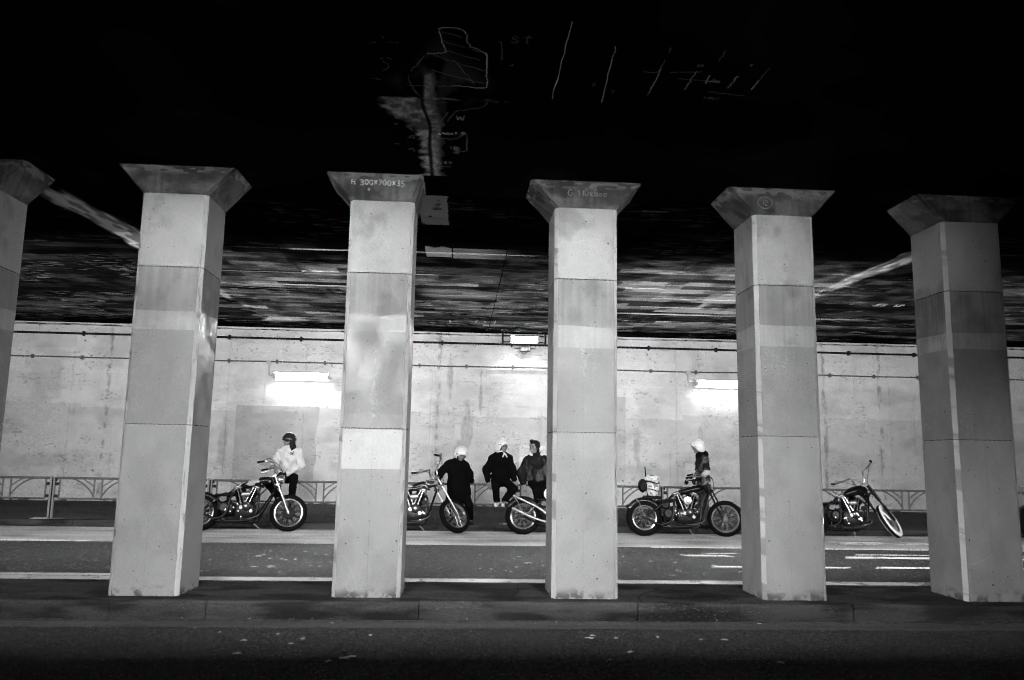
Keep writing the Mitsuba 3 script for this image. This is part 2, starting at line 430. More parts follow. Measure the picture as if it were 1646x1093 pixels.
def wall_fn(p, n, uv):
    x, z = p.x, p.z
    cx, cz = dr.floor((x + 13.0) / 1.83), dr.floor((z - 0.25) / 0.3)
    g = fbm(x * 0.9, z * 1.4, 3, octaves=4)
    c = 0.68 + 0.12 * (g - 0.5) + 0.06 * (cell_rand(cx, cz, 2) - 0.5)
    # coats of grey paint over the lower wall, with rolled edges at uneven heights
    edge = 2.45 + 0.16 * (cell_rand(dr.floor(x * 0.55), 3, 1) - 0.5) + 0.04 * (noise(x * 6, 2) - 0.5)
    low = 1 - smoothstep(0.0, 0.012, z - edge)
    c = c * (1 - low) + (0.56 + 0.07 * (g - 0.5)) * low
    pa = dr.select((x > -5.46) & (x < -3.55 + 0.1 * noise(z * 4, 3)) & (z < 2.55), 1.0, 0.0)
    c = c * (1 - pa) + (0.43 + 0.04 * (g - 0.5)) * pa
    pb = dr.select((x > 2.9) & (x < 4.02) & (z < 2.95) & (z > 0.9), 1.0, 0.0)
    c = c * (1 - pb) + 0.48 * pb
    pc = dr.select((x > 6.9) & (z < 2.5), 1.0, 0.0)
    c = c * (1 - pc) + (0.55 + 0.07 * (g - 0.5)) * pc
    pe = dr.select((x > -0.75) & (x < -0.2) & (z < 2.75), 1.0, 0.0)
    c = c * (1 - 0.12 * pe)
    pn = dr.select((x > 1.39) & (x < 2.03) & (z > 0.9) & (z < 1.71), 1.0, 0.0)     # pale painted-out rectangle
    c = c * (1 - pn) + 0.74 * pn
    # paint flaking beside the left lamp, damp patches, dark drips
    sp = smoothstep(0.56, 0.70, noise(x * 34, z * 40, 3)) * smoothstep(0.46, 0.6, fbm(x * 1.1 + 4, z * 1.1, 6))
    c = c + 0.07 * sp
    for (px, pz, w, hgt, k) in ((-5.72, 1.62, .13, .62, .30), (4.3, 1.75, .09, .55, .28), (5.9, 1.9, .07, .3, .25), (-0.35, 3.25, .10, .45, .38), (0.1, 2.1, .16, .7, .30), (-0.1, 1.3, .14, .75, .42), (0.42, 3.0, .05, .5, .35)):
        q = dr.square((x - px) / w) + dr.square((z - pz) / hgt) + 2.4 * (fbm(x * 9, z * 4, 8, octaves=5) - 0.5)
        c = c * (1 - k * (1 - smoothstep(0.1, 1.2, q)) * (0.3 + 1.2 * fbm(x * 22, z * 9, 4)))
    drip = smoothstep(0.70, 0.80, noise(x * 9, z * 0.35, 6)) * smoothstep(0.5, 0.62, noise(x * 40, z * 0.9, 9)) * smoothstep(0.45, 0.6, fbm(x * 1.3, z * 0.8, 14))
    c = c * (1 - 0.12 * drip)
    blot = smoothstep(0.45, 0.75, fbm(x * 1.3, z * 2.6, 10, octaves=5))
    c = c * (1 - 0.20 * blot)
    spot = smoothstep(0.74, 0.84, noise(x * 17, z * 34, 17)) * smoothstep(0.5, 0.62, fbm(x * 1.7, z * 3.0, 31))
    c = c * (1 - 0.30 * spot)
    c = c * (1 - 0.7 * pits(x, z, 3.2, 5, keep=0.88))
    mott = fbm(x * 6.5, z * 6.5, 40, octaves=3)
    c = c * (0.90 + 0.20 * mott)
    for jx in (-0.62, 10.55, 9.1, -8.5):
        jd = dr.abs(x - jx + 0.05 * (noise(z * 3, jx) - 0.5))
        c = c * (1 - 0.5 * (1 - smoothstep(0.0, 0.05 + 0.06 * noise(z * 5, jx), jd)) * smoothstep(0.35, 0.7, fbm(x * 14, z * 7, 5, octaves=4)))
    return G(dr.clip(c * (0.95 + 0.10 * noise(x * 60, z * 60)), 0.02, 0.82))


def wall_bump(p, n, uv):
    return 0.010 * fbm(p.x * 3, p.z * 5, 1) + 0.004 * noise(p.x * 14, p.z * 30, 2)


def lip_fn(p, n, uv):
    c = 0.42 + 0.25 * (fbm(p.x * 3, p.z * 12, 4) - 0.5)
    d = smoothstep(0.55, 0.65, noise(p.x * 9, p.z * 22, 2))
    return G(dr.clip(c * (1 - 0.8 * d), 0.01, 0.7))


def asphalt(base, seed, grain=0.9, patch=0.35, specks=0.0, k=1.0):
    def fn(p, n, uv):
        g = fbm(p.x * 0.5, p.y * 1.2, seed, octaves=3)
        a = noise(p.x * 75 * k, p.y * 75 * k, seed)
        b = noise(p.x * 33 * k, p.y * 33 * k, seed + 1)
        c = base * (1 + patch * (g - 0.5) * 2 + grain * (a - 0.5) + 0.5 * grain * (b - 0.5))
        st = smoothstep(0.80, 0.88, noise(p.x * 48 * k, p.y * 48 * k, seed + 4))  # pale stones of the aggregate
        return G(dr.clip(c + specks * st, 0.003, 0.6))
    return fn


def asphalt_bump(p, n, uv):
    return 0.006 * noise(p.x * 60, p.y * 60) + 0.004 * noise(p.x * 27, p.y * 27, 3)


def shoulder_fn(p, n, uv):
    g = fbm(p.x * 0.6, p.y * 2.4, 5, octaves=4)
    a = noise(p.x * 60, p.y * 60, 2)
    tracks = fbm(p.x * 0.25, p.y * 7, 6)
    c = 0.36 * (1 + 0.5 * (g - 0.5) + 0.55 * (a - 0.5) + 0.7 * (tracks - 0.5))
    oil = smoothstep(0.45, 0.75, fbm(p.x * 1.2, p.y * 2.0, 18, octaves=5))
    return G(dr.clip(c * (1 - 0.35 * oil), 0.02, 0.5))


def kerb_fn(base, seed):
    def fn(p, n, uv):
        g = fbm(p.x * 1.6, p.y * 6 + p.z * 9, seed, octaves=4)
        a = noise(p.x * 70, p.y * 70, p.z * 70)
        c = base * (1 + 0.9 * (g - 0.5) + 0.5 * (a - 0.5))
        d = smoothstep(0.42, 0.70, fbm(p.x * 2.0, p.z * 11 + p.y * 5, seed + 2, octaves=5))
        c = c * (1 - 0.6 * d)
        chip = smoothstep(0.76, 0.86, noise(p.x * 46, p.y * 60 + p.z * 110, seed + 5)) * smoothstep(0.5, 0.75, fbm(p.x * 1.6, p.z * 9, seed, octaves=4))
        return G(dr.clip(c + base * 0.9 * chip, 0.004, 0.6))
    return fn


def median_fn(p, n, uv):
    g = fbm(p.x * 1.3, p.y * 4, 5, octaves=4)
    a = noise(p.x * 55, p.y * 55, 2)
    c = 0.040 * (1 + 1.3 * (g - 0.5) + 0.6 * (a - 0.5))
    ck = 1 - smoothstep(0.0, 0.02, dr.abs(noise(p.x * 0.9 + 3, p.y * 1.6) - 0.5))
    c = c * (1 - 0.45 * ck * smoothstep(0.45, 0.6, noise(p.x, p.y, 7)))
    d = smoothstep(0.42, 0.70, fbm(p.x * 2.4, p.y * 5, 9, octaves=5))
    return G(dr.clip(c * (1 - 0.5 * d), 0.006, 0.5))


def gutter_fn(p, n, uv):
    g = fbm(p.x * 1.1, p.y * 9, 3, octaves=4)
    a = noise(p.x * 60, p.y * 60, 2)
    c = 0.080 * (1 + 0.6 * (g - 0.5) + 0.5 * (a - 0.5))
    lit = smoothstep(7.22, 7.26, p.y + 0.08 * (fbm(p.x * 5, p.y * 9, 4) - 0.5)) * smoothstep(0.2, 0.8, noise(p.x * 25, p.y * 25, 6))
    return G(dr.clip(c * (1 - 0.45 * lit), 0.005, 0.5))


def paint_fn(p, n, uv):
    w = fbm(p.x * 7, p.y * 7, 3, octaves=4)
    worn = smoothstep(0.62, 0.72, w) * smoothstep(0.35, 0.6, noise(p.x * 60, p.y * 60))
    c = 0.78 + 0.08 * (noise(p.x * 40, p.y * 40) - 0.5)
    return G(c * (1 - worn) + 0.12 * worn)


def steel_fn(p, n, uv):
    g = fbm(p.x * 5, p.y * 5, p.z * 9, octaves=3)
    r = smoothstep(0.63, 0.72, fbm(p.x * 14, p.y * 14, p.z * 14))
    return G(dr.clip(0.09 + 0.04 * (g - 0.5), 0, 1) * (1 - 0.55 * r))


scene['m_column'] = bump(pbr(proc(col_fn), proc(col_rough), specular=0.5), col_bump, 1.0, 2e-3)
scene['m_chamfer'] = pbr(proc(chamfer_fn), 0.6)
scene['m_cap'] = bump(pbr(proc(cap_fn), 0.75), col_bump, 1.0, 2e-3)
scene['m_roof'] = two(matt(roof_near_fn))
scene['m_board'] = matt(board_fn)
scene['m_wall'] = bump(pbr(proc(wall_fn), 0.42), wall_bump, 1.0, 3e-3)
scene['m_lip'] = pbr(proc(lip_fn), 0.8)
scene['m_near_road'] = bump(matt(asphalt(0.036, 1, 1.5, 0.4, 0.12, 2.0)), asphalt_bump, 1.0, 3e-3)
scene['m_far_road'] = bump(pbr(proc(asphalt(0.036, 6, 1.5, 0.4, 0.16)), 0.55, specular=0.25), asphalt_bump, 1.0, 3e-3)
scene['m_shoulder'] = pbr(proc(shoulder_fn), 0.6)
scene['m_sidewalk'] = bump(matt(asphalt(0.06, 11, 1.4, 0.4, 0.05)), asphalt_bump, 1.0, 3e-3)
scene['m_kerb_near'] = matt(kerb_fn(0.052, 2))
scene['m_kerb_far'] = matt(kerb_fn(0.052, 8))
scene['m_median'] = matt(median_fn)
scene['m_gutter'] = matt(gutter_fn)
scene['m_paint'] = two(pbr(proc(paint_fn), 0.5))
scene['m_steel'] = pbr(proc(steel_fn), 0.45, metallic=0.0)
scene['m_post'] = pbr(0.2, 0.5)
scene['m_dark_steel'] = pbr(0.012, 0.6, specular=0.2)
scene['m_conduit'] = pbr(0.10, 0.5)
scene['m_lamp_body'] = pbr(0.5, 0.4)
scene['m_chalk'] = two(pbr(0.72, 0.9))
scene['m_chalk_dim'] = two(pbr(0.24, 0.9))
scene['m_earth'] = pbr(0.06, 0.9)


# ---------------------------------------------------------------- the setting
XL, XR = -26.0, 28.0
put('ground', quad((-200, -200, -.4), (200, -200, -.4), (200, 200, -.4), (-200, 200, -.4)), 'm_earth', kind='structure', label='bare ground under the underpass')
put('near_road', box(XL, XR, -2.6, 7.0, -.3, 0.0), 'm_near_road', kind='structure', label='dark near carriageway in the foreground')
put('gutter', box(XL, XR, 7.0, 7.36, -.3, 0.004), 'm_gutter', kind='structure', label='concrete gutter strip along the median kerb')
put('median', box(XL, XR, 7.36, 8.42, -.3, Z_MED - 0.004), 'm_median', kind='structure', label='raised concrete median under the row of columns')
put('far_road', box(XL, XR, 8.42, 13.25, -.3, 0.0), 'm_far_road', kind='structure', label='asphalt far carriageway between the median and the motorcycles')
put('road_shoulder', box(XL, XR, 13.25, 15.58, -.3, 0.0), 'm_shoulder', kind='structure', label='paler paved shoulder where the motorcycles stand')


def strip_prism(y0, y1, z0, z1, x0, x1):
    v = [(x0, y0, -.2), (x1, y0, -.2), (x1, y1, -.2), (x0, y1, -.2), (x0, y0, z0), (x1, y0, z0), (x1, y1, z1), (x0, y1, z1)]
    return hull(v)


put('sidewalk', strip_prism(15.78, 19.5, 0.121, 0.250, XL, XR), 'm_sidewalk', kind='structure', label='dark asphalt pavement behind the far kerb')
put('near_pavement', box(XL, XR, -5.0, -2.8, -.3, 0.12), 'm_sidewalk', kind='structure')

# kerb stones of the median: uneven, rounded on top
r_ = np.random.default_rng(3)
cuts = [-12.0, -10.2, -8.3, -6.6, -4.9, -3.02, -2.2, -0.35, 1.62, 2.55, 3.62, 4.75, 6.6, 8.5, 10.4, 12.5]
for a, b in zip(cuts[:-1], cuts[1:]):
    dy, dz = r_.uniform(-.012, .012), r_.uniform(-.008, .004)
    prof = [(7.385, -.1), (7.318 + dy, -.1), (7.312 + dy, .02), (7.300 + dy, .10), (7.306 + dy, .135 + dz), (7.326 + dy, Z_MED + dz), (7.385, Z_MED + dz)]
    pts = [(xx, y, z) for xx in (a + .004, b - .004) for y, z in prof]
    put('median__kerb_stone', hull(pts), 'm_kerb_near', smooth=30)
cuts = list(np.arange(-13.2, 16.5, 1.98))
for a, b in zip(cuts[:-1], cuts[1:]):
    dz = r_.uniform(-.004, .004)
    put('sidewalk__kerb_stone', box(a + .004, b - .004, 15.60, 15.775, -.1, 0.126 + dz, .012), 'm_kerb_far', smooth=30)
put('road_shoulder__gutter_slab', box(XL, XR, 15.42, 15.60, -.2, 0.004), 'm_shoulder')

# painted lines and marks on the far carriageway
def mark(y0, y1, x0, x1, skew=0.0, key='far_road__lane_mark'):
    z = 0.004
    put(key, M([(x0, y0, z), (x1, y0, z), (x1 + skew, y1, z), (x0 + skew, y1, z)], [[0, 1, 2], [0, 2, 3]]), 'm_paint')


mark(9.44, 9.70, XL, XR, 0, 'far_road__edge_line')
mark(9.72, 9.90, XL, -3.2, 0, 'far_road__edge_line')
mark(13.20, 13.36, XL, -5.95, 0.1, 'far_road__shoulder_line')
mark(13.16, 13.30, 3.15, XR, 0, 'far_road__shoulder_line')
for y0, y1, x0, x1, s in ((12.07, 12.25, 3.45, 4.18, -.1), (12.42, 12.50, 3.85, 4.4, -.1), (10.88, 11.02, 3.42, 5.34, .12), (10.9, 11.08, 5.74, 9.5, .12),
                          (11.98, 12.22, 5.85, 10.0, .1), (12.40, 12.52, 6.2, 9.5, .1), (12.52, 12.58, 5.4, 5.75, .1),
                          (14.0, 14.2, 6.65, 7.4, .35), (14.25, 14.4, 7.0, 7.9, -.35), (14.05, 14.2, 7.75, 8.4, .35), (14.25, 14.4, 8.25, 9.2, -.3), (14.0, 14.15, 9.0, 10.2, .3)):
    mark(y0, y1, x0, x1, s)


def litter(n, x0, x1, y0, y1, seed, z=0.006, k=1.0):
    r = np.random.default_rng(seed)
    ms = []
    for _ in range(n):
        c, s, e = (r.uniform(x0, x1), r.uniform(y0, y1)), k * r.uniform(.008, .028), r.uniform(1, 2.4)
        t = np.sort(r.uniform(0, 2 * math.pi, 7))
        q = np.stack([c[0] + s * e * np.cos(t), c[1] + s * np.sin(t), z + r.uniform(0.002, .014, 7)], 1)
        v = np.vstack([q, [[c[0], c[1], z + .016 * k]]])
        ms.append(M(v, [[i, (i + 1) % 7, 7] for i in range(7)]))
    return cat(ms)


scene['m_litter'] = two(pbr(0.5, 0.7))
put('litter', cat([litter(26, -3.6, -1.5, 9.9, 12.2, 5), litter(16, 0.1, 1.3, 9.95, 12.0, 6), litter(12, 1.7, 3.9, 10.0, 11.9, 8)]), 'm_litter',
    label='pale scraps of litter scattered on the far carriageway', cat='litter', kind='stuff')
put('litter', cat([litter(10, -2.1, -0.6, 5.6, 6.8, 9), litter(9, 0.9, 2.4, 5.6, 6.8, 10), litter(14, -2.5, 3.0, 7.05, 7.3, 12, 0.012, .4)]), 'm_litter',
    label='pale scraps of litter scattered on the dark near carriageway and its gutter', cat='litter', kind='stuff')

# ---------------------------------------------------------------- roof
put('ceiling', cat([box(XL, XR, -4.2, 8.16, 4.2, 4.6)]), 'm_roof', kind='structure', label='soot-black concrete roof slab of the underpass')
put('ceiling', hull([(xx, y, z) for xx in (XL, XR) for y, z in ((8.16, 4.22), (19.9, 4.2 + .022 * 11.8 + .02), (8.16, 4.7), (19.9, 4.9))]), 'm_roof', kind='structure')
rows = int((19.38 - 8.16) / 0.30)
seg = [-14.0] + ROOF_JOINTS + [15.0]
rb = np.random.default_rng(21)
for i in range(rows):
    y0 = 8.165 + i * 0.30
    y1 = y0 + 0.291
    for a, b in zip(seg[:-1], seg[1:]):
        dz = rb.uniform(0, .012)
        z0, z1 = float(ceil_z(y0)) - .004 + dz, float(ceil_z(y1)) - .004 + dz
        aa, bb = a + .006 + rb.uniform(0, .004), b - .006
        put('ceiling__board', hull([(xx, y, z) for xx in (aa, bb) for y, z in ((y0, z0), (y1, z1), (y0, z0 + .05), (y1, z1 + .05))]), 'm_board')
# ---------------------------------------------------------------- columns
def chamfered(x0, x1, y0, y1, c):
    return [(x0 + c, y0), (x1 - c, y0), (x1, y0 + c), (x1, y1 - c), (x1 - c, y1), (x0 + c, y1), (x0, y1 - c), (x0, y0 + c)]


COL_LABEL = {3: 'concrete column at the far left edge, its face cut by the frame', 4: 'concrete column left of the rider in the pale sweater',
             5: 'concrete column with a pale painted band and chalk figures on its cap', 6: 'concrete column between the bareheaded man and the loaded motorcycle',
             7: 'concrete column right of the rider in dark shirt and white helmet', 8: 'dim concrete column at the right edge of the frame'}
C = 0.035
for i, x0 in enumerate(COL_X):
    if i in (0, 1, 2, 9, 10, 11):
        t = thing('column', 'concrete column of the median row outside the frame', 'column', 'columns outside the frame')
    else:
        t = thing('column', COL_LABEL[i], 'column')
    x1 = x0 + COL_W
    outl = chamfered(x0, x1, COL_Y0, COL_Y1, C)
    for za, zb, nm in ((Z_MED - .02, Z_J1 - .003, 'lower_shaft'), (Z_J1 + .003, Z_J2 - .004, 'middle_shaft'), (Z_J2 + .004, Z_CAP - .003, 'upper_shaft')):
        flats, ch = [], []
        n = max(2, int((zb - za) / 0.035))
        zs = np.linspace(za, zb, n + 1)
        ring = []
        for k in range(8):
            d = np.array(outl[(k + 1) % 8 if k % 2 == 0 else (k - 1) % 8]) - np.array(outl[k])     # along the flat, away from the arris
            d = d / np.linalg.norm(d)
            q = np.stack([zs * 9, 0 * zs + k * 3.1, 0 * zs + i * 5.7], 1)
            sh = .010 * (meshkit.fbm(q, 3, 2) - .5) + .030 * np.clip(meshkit.noise(q * 2.1 + 9, 5) - .80, 0, 1)
            ring.append(np.c_[np.array(outl[k])[None] + d[None] * sh[:, None], zs])
        for k in range(8):
            a_, b_ = ring[k], ring[(k + 1) % 8]
            v = np.vstack([a_, b_])
            f = []
            for m_ in range(n):
                f += [[m_, n + 1 + m_, n + 2 + m_], [m_, n + 2 + m_, m_ + 1]]
            (ch if k % 2 else flats).append(M(v, f))
        top = [quad(*[(p[0], p[1], z) for p in (outl[0], outl[1], outl[4], outl[5])]) for z in (za, zb)]
        put(f'{t}__{nm}', cat(flats + top), 'm_column')
        put(f'{t}__chamfer', cat(ch), 'm_chamfer')
    ins = chamfered(x0 + .012, x1 - .012, COL_Y0 + .012, COL_Y1 - .012, C - .003)
    put(f'{t}__joint', cat([extr(sg.Polygon(ins), Z_J1 - .02, Z_J1 + .02), extr(sg.Polygon(ins), Z_J2 - .02, Z_J2 + .02), extr(sg.Polygon(ins), Z_CAP - .02, Z_CAP + .01)]), 'm_dark_steel')
    # the cap: flares along the row, flush in front
    eL, eR = 0.262, 0.262
    if i == 5:
        eL, eR = 0.262, 0.085
    lo = chamfered(x0, x1, COL_Y0 - .004, COL_Y1 + .004, C)
    hi = chamfered(x0 - eL, x1 + eR, COL_Y0 - .004, COL_Y1 + .004, C)
    pts = [(px, py, Z_CAP) for px, py in lo] + [(px, py, Z_TOP + .012) for px, py in hi]
    cm = hull(pts).subdivide_to_size(.045)
    cv = np.array(cm.vertices)
    off = np.stack([meshkit.fbm(cv * 7 + 11 * q + i, 3, q) - .5 for q in range(3)], 1) * [.016, .004, .016]
    off[cv[:, 2] > Z_TOP + .005] = 0
    put(f'{t}__cap', M(cv + off, cm.faces), 'm_cap', smooth=35)
    # cast arris strip up the slanting edges of the cap front
    for sx, e in ((x0 + .004, -eL), (x1 - .004, eR)):
        s = 1 if e > 0 else -1
        a = np.array([sx - s * .03, COL_Y0 - .006, Z_CAP + .005])
        b = np.array([sx + e - s * .03, COL_Y0 - .006, Z_TOP])
        put(f'{t}__cap_edge', tube([a, b], .012, 6), 'm_cap')

# chalk on the caps
F = COL_Y0 - .0075
def capchalk(i, text, x, z, h, seed, mat='m_chalk', w=.0075):
    put(f'{[k for k in labels if k.startswith("column")][i]}__chalk_writing', chalk(text, (x, F, z), (1, 0, 0), (0, 0, 1), (0, -1, 0), h, w, seed), mat)


capchalk(5, 'H 300X700X35', -1.155, 4.075, .055, 1)
capchalk(5, 'o', -.99, 4.02, .03, 6)
capchalk(6, 'G 11DxBoo', .99, 4.045, .062, 2, 'm_chalk_dim', .007)
capchalk(7, 'HA50x400', 3.29, 4.09, .055, 3, 'm_chalk_dim', .007)
capchalk(7, 'L 35 xBoo', 3.29, 4.145, .035, 4, 'm_chalk_dim', .006)
capchalk(7, '12', 2.965, 4.02, .055, 5, 'm_chalk_dim', .006)
th = np.linspace(0, 2 * math.pi, 24)
put('column_007__chalk_ring', ribbon(np.stack([3.0 + .075 * np.cos(th), F + 0 * th, 4.045 + .06 * np.sin(th)], 1), .006, (0, -1, 0)), 'm_chalk_dim')

# ---------------------------------------------------------------- far wall
wall = thing('wall', 'pale painted concrete wall along the far side, with pipes and lamps', 'wall')
put('wall__core', box(XL, XR, WALL_Y + .02, WALL_Y + .5, -.2, 4.7), 'm_wall')
rw = np.random.default_rng(4)
xs = np.arange(-13.0, 16.2, 1.83)
zs = np.arange(0.25, 4.5, 0.3)
zs[-1] = 4.40
for a, b in zip(xs[:-1], xs[1:]):
    for c, d in zip(zs[:-1], zs[1:]):
        yy = WALL_Y + rw.uniform(-.003, .003)
        put('wall__panel', box(a + .002, b - .003, yy, WALL_Y + .03, c + .0015, d - .002), 'm_wall')
# broken mortar lip along the top
n = 260
xx = np.linspace(-13, 15.5, n)
zt = 4.415 + .035 * (meshkit.fbm(np.stack([xx * 1.7, 0 * xx, 0 * xx], 1), 4, 3) - .5) * 2
yt = WALL_Y - .035 - .05 * meshkit.fbm(np.stack([xx * 2.3, 0 * xx + 5, 0 * xx], 1), 4, 5)
v, f = [], []
for i in range(n):
    v += [(xx[i], WALL_Y + .03, 4.398), (xx[i], yt[i], 4.398 - .012 * rw.uniform()), (xx[i], yt[i] + .01, zt[i]), (xx[i], WALL_Y + .03, zt[i] + .02)]
for i in range(n - 1):
    a, b = 4 * i, 4 * i + 4
    for k in range(3):
        f += [[a + k, b + k + 1, b + k], [a + k, a + k + 1, b + k + 1]]
lipm = M(v, f)
lipm.invert()
put('wall__mortar_lip', lipm, 'm_lip', smooth=40)
put('wall__base_strip', box(XL, XR, WALL_Y - .05, WALL_Y + .03, .2, .285, .01), 'm_lip')
put('near_wall', box(XL, XR, -4.5, -4.0, -.3, 4.6), 'm_wall', label='wall of the near side, behind the camera', cat='wall')

# pipes on the wall
def wall_pipe(z, r, mat, base, label, every, clip_mat, wob=0.0):
    xs_ = np.arange(-13, 15.6, .6)
    zz = z + wob * np.sin(xs_ * 1.1) * .5 + wob * rng.uniform(-.5, .5, len(xs_))
    t = thing(base, label, 'pipe')
    put(f'{t}__tube', tube(smooth_path(np.stack([xs_, 0 * xs_ + WALL_Y - r - .03, zz], 1), 3), r, 8), mat, smooth=True)
    for q in np.arange(-12.6, 15, every):
        zq = np.interp(q, xs_, zz)
        put(f'{t}__clip', cat([box(q - .02, q + .02, WALL_Y - 2 * r - .045, WALL_Y, zq - r - .03, zq + r + .03, .004)]), clip_mat)
    return t


wall_pipe(4.19, .026, 'm_dark_steel', 'pipe', 'thick dark pipe running along the top of the far wall', 1.72, 'm_dark_steel')
wall_pipe(3.615, .016, 'm_conduit', 'pipe', 'thin conduit running along the far wall level with the lamps', 1.15, 'm_conduit', .012)

# ---------------------------------------------------------------- lamps on the wall
scene['m_tube'] = pbr(0.8, 0.4)


def tube_lamp(x0, x1, z, label, L):
    t = thing('wall_lamp', label, 'lamp')
    y = WALL_Y - .135
    scene[f'{t}__tube'] = {**mikit.ply(tube([(x0 + .05, y, z), (x1 - .02, y, z)], .062, 14, True), 'm_tube', smooth=30), 'emitter': {'type': 'area', 'radiance': grey(L)}}
    put(f'{t}__end_cap', lathe([(0, x0 - .03), (.07, x0 - .03), (.074, x0), (.074, x0 + .045), (0, x0 + .045)], 20, 'x', (0, y, z)), 'm_lamp_body', smooth=40)
    put(f'{t}__end_cap', lathe([(0, x1 - .02), (.072, x1 - .02), (.072, x1 + .025), (0, x1 + .03)], 20, 'x', (0, y, z)), 'm_lamp_body', smooth=40)
    put(f'{t}__hood', cat([box(x0 - .03, x1 + .03, WALL_Y - .245, WALL_Y - .005, z + .085, z + .097), box(x0 - .03, x1 + .03, WALL_Y - .247, WALL_Y - .237, z + .066, z + .097)]), 'm_lamp_body')
    put(f'{t}__shield_tray', box(x0 - .02, x1 + .02, WALL_Y - .062, WALL_Y - .05, z - .115, z + .08, .003), 'm_lamp_body')  # added behind the tube to shield the wall from its light
    for q in (x0 + .2, x1 - .2):
        put(f'{t}__bracket', box(q - .02, q + .02, WALL_Y - .14, WALL_Y, z - .02, z + .085), 'm_lamp_body')
    jx = x0 - .17
    put(f'{t}__junction_box', lathe([(0, 0), (.055, 0), (.055, .05), (.045, .06), (0, .06)], 18, 'y', (jx, WALL_Y - .07, 3.595)), 'm_lamp_body', smooth=40)
    put(f'{t}__cable', tube(smooth_path([(jx, WALL_Y - .04, 3.55), (jx, WALL_Y - .04, 3.42), (jx + .01, WALL_Y - .05, z + .04), (jx + .07, WALL_Y - .08, z), (x0 - .02, y, z)], 5), .014, 8), 'm_lamp_body', smooth=True)


tube_lamp(-4.57, -3.29, 3.285, 'lit tube lamp on the far wall left of the rider in the pale sweater', WALL_TUBE)
tube_lamp(5.77, 7.05, 3.335, 'lit tube lamp on the far wall, right-hand one, behind the column', WALL_TUBE)
t = thing('bracket_lamp', 'short lit lamp in a hanging frame at the top of the far wall', 'lamp')
yl = WALL_Y - .30
scene[f'{t}__tube'] = {**mikit.ply(box(1.13, 1.77, yl - .045, yl + .05, 4.225, 4.352, .02), 'm_tube', smooth=30), 'emitter': {'type': 'area', 'radiance': grey(TOP_TUBE)}}
put(f'{t}__frame', cat([box(q - .022, q + .022, yl - .03, yl + .03, 4.14, 4.46) for q in (.92, 1.97)] + [box(.92, 1.97, yl - .012, yl + .012, z - .012, z + .012) for z in (4.385, 4.22)]), 'm_dark_steel')
put(f'{t}__reflector', cat([box(1.09, 1.81, yl - .09, yl + .12, 4.356, 4.366), box(1.095, 1.125, yl - .07, yl + .06, 4.22, 4.354), box(1.775, 1.805, yl - .07, yl + .06, 4.22, 4.354)]), 'm_lamp_body')
put(f'{t}__shield_plate', box(1.10, 1.80, yl + .062, yl + .072, 4.20, 4.35), 'm_lamp_body')  # plate added to keep the lamp glow off the wall
put(f'{t}__junction_box', box(1.36, 1.62, WALL_Y - .12, WALL_Y, 4.02, 4.17, .015), 'm_conduit')
put(f'{t}__cable', cat([tube(smooth_path([(1.42, WALL_Y - .06, 4.03), (1.42, WALL_Y - .07, 3.99), (1.47, WALL_Y - .08, 3.96), (1.55, WALL_Y - .06, 4.02)], 5), .012, 6), rod((1.62, WALL_Y - .06, 4.1), (1.75, WALL_Y - .06, 4.1), .014), rod((1.22, WALL_Y - .06, 4.1), (1.36, WALL_Y - .06, 4.1), .014)]), 'm_conduit')

# the lamps of the near carriageway: tubes hung from the roof above the frame, boxed by plates added to cut the beam
for x, L, w in ((-1.85, NEAR_TUBE[0], 'left'), (1.8, NEAR_TUBE[1], 'right')):
    t = thing('roof_lamp', f'boxed tube lamp hung from the roof over the near carriageway, {w} of the two', 'lamp')
    y, z = 2.0, 3.62
    scene[f'{t}__tube'] = {**mikit.ply(tube([(x - .25, y, z), (x + .25, y, z)], .026, 14), 'm_tube', smooth=30), 'emitter': {'type': 'area', 'radiance': grey(L)}}
    put(f'{t}__hood', cat([box(x - .31, x + .31, y - .15, y + .30, z + .09, z + .11), box(x - .31, x + .31, y - .16, y - .145, z - .16, z + .11), box(x - .31, x + .31, y + .30, y + .312, z + .02, z + .11)]), 'm_dark_steel')
    put(f'{t}__cutoff_visor', box(x - .31, x + .31, y - .145, y + .198, z - .165, z - .15), 'm_dark_steel')
    for sx in (-1, 1):
        put(f'{t}__cutoff_plate', box(x + sx * .318 - .008, x + sx * .318 + .008, y - .15, y + .75, z - .17, z + .11), 'm_dark_steel')
    put(f'{t}__hanger', cat([rod((x + s * .25, y, z + .1), (x + s * .25, y, 4.2), .012) for s in (-1, 1)]), 'm_dark_steel')

# added floodlights, unseen in boxes behind the columns, to even out the far light
for i, x0 in enumerate(COL_X):
    t = thing('added_floodlight', 'added boxed flood lamp, unseen on the far face of a column', 'lamp', 'added floodlights on the far faces of the columns')
    cx, y0, z = x0 + COL_W / 2, COL_Y1 + .005, 2.9
    scene[f'{t}__glass'] = {**mikit.ply(quad((cx - .15, y0 + .022, z - .025), (cx - .15, y0 + .022, z + .025), (cx + .15, y0 + .022, z + .025), (cx + .15, y0 + .022, z - .025)), 'm_tube'), 'emitter': {'type': 'area', 'radiance': grey(ADDED_FLOOD)}}
    put(f'{t}__housing', cat([box(cx - .17, cx + .17, y0, y0 + .02, z - .08, z + .06), box(cx - .17, cx - .158, y0 + .02, y0 + .12, z - .08, z + .06), box(cx + .158, cx + .17, y0 + .02, y0 + .12, z - .08, z + .06)]), 'm_dark_steel')
    put(f'{t}__visor', box(cx - .17, cx + .17, y0 + .02, y0 + .125, z + .045, z + .06), 'm_dark_steel')
    put(f'{t}__cutoff_visor', box(cx - .17, cx + .17, y0 + .02, y0 + .07, z - .08, z - .065), 'm_dark_steel')

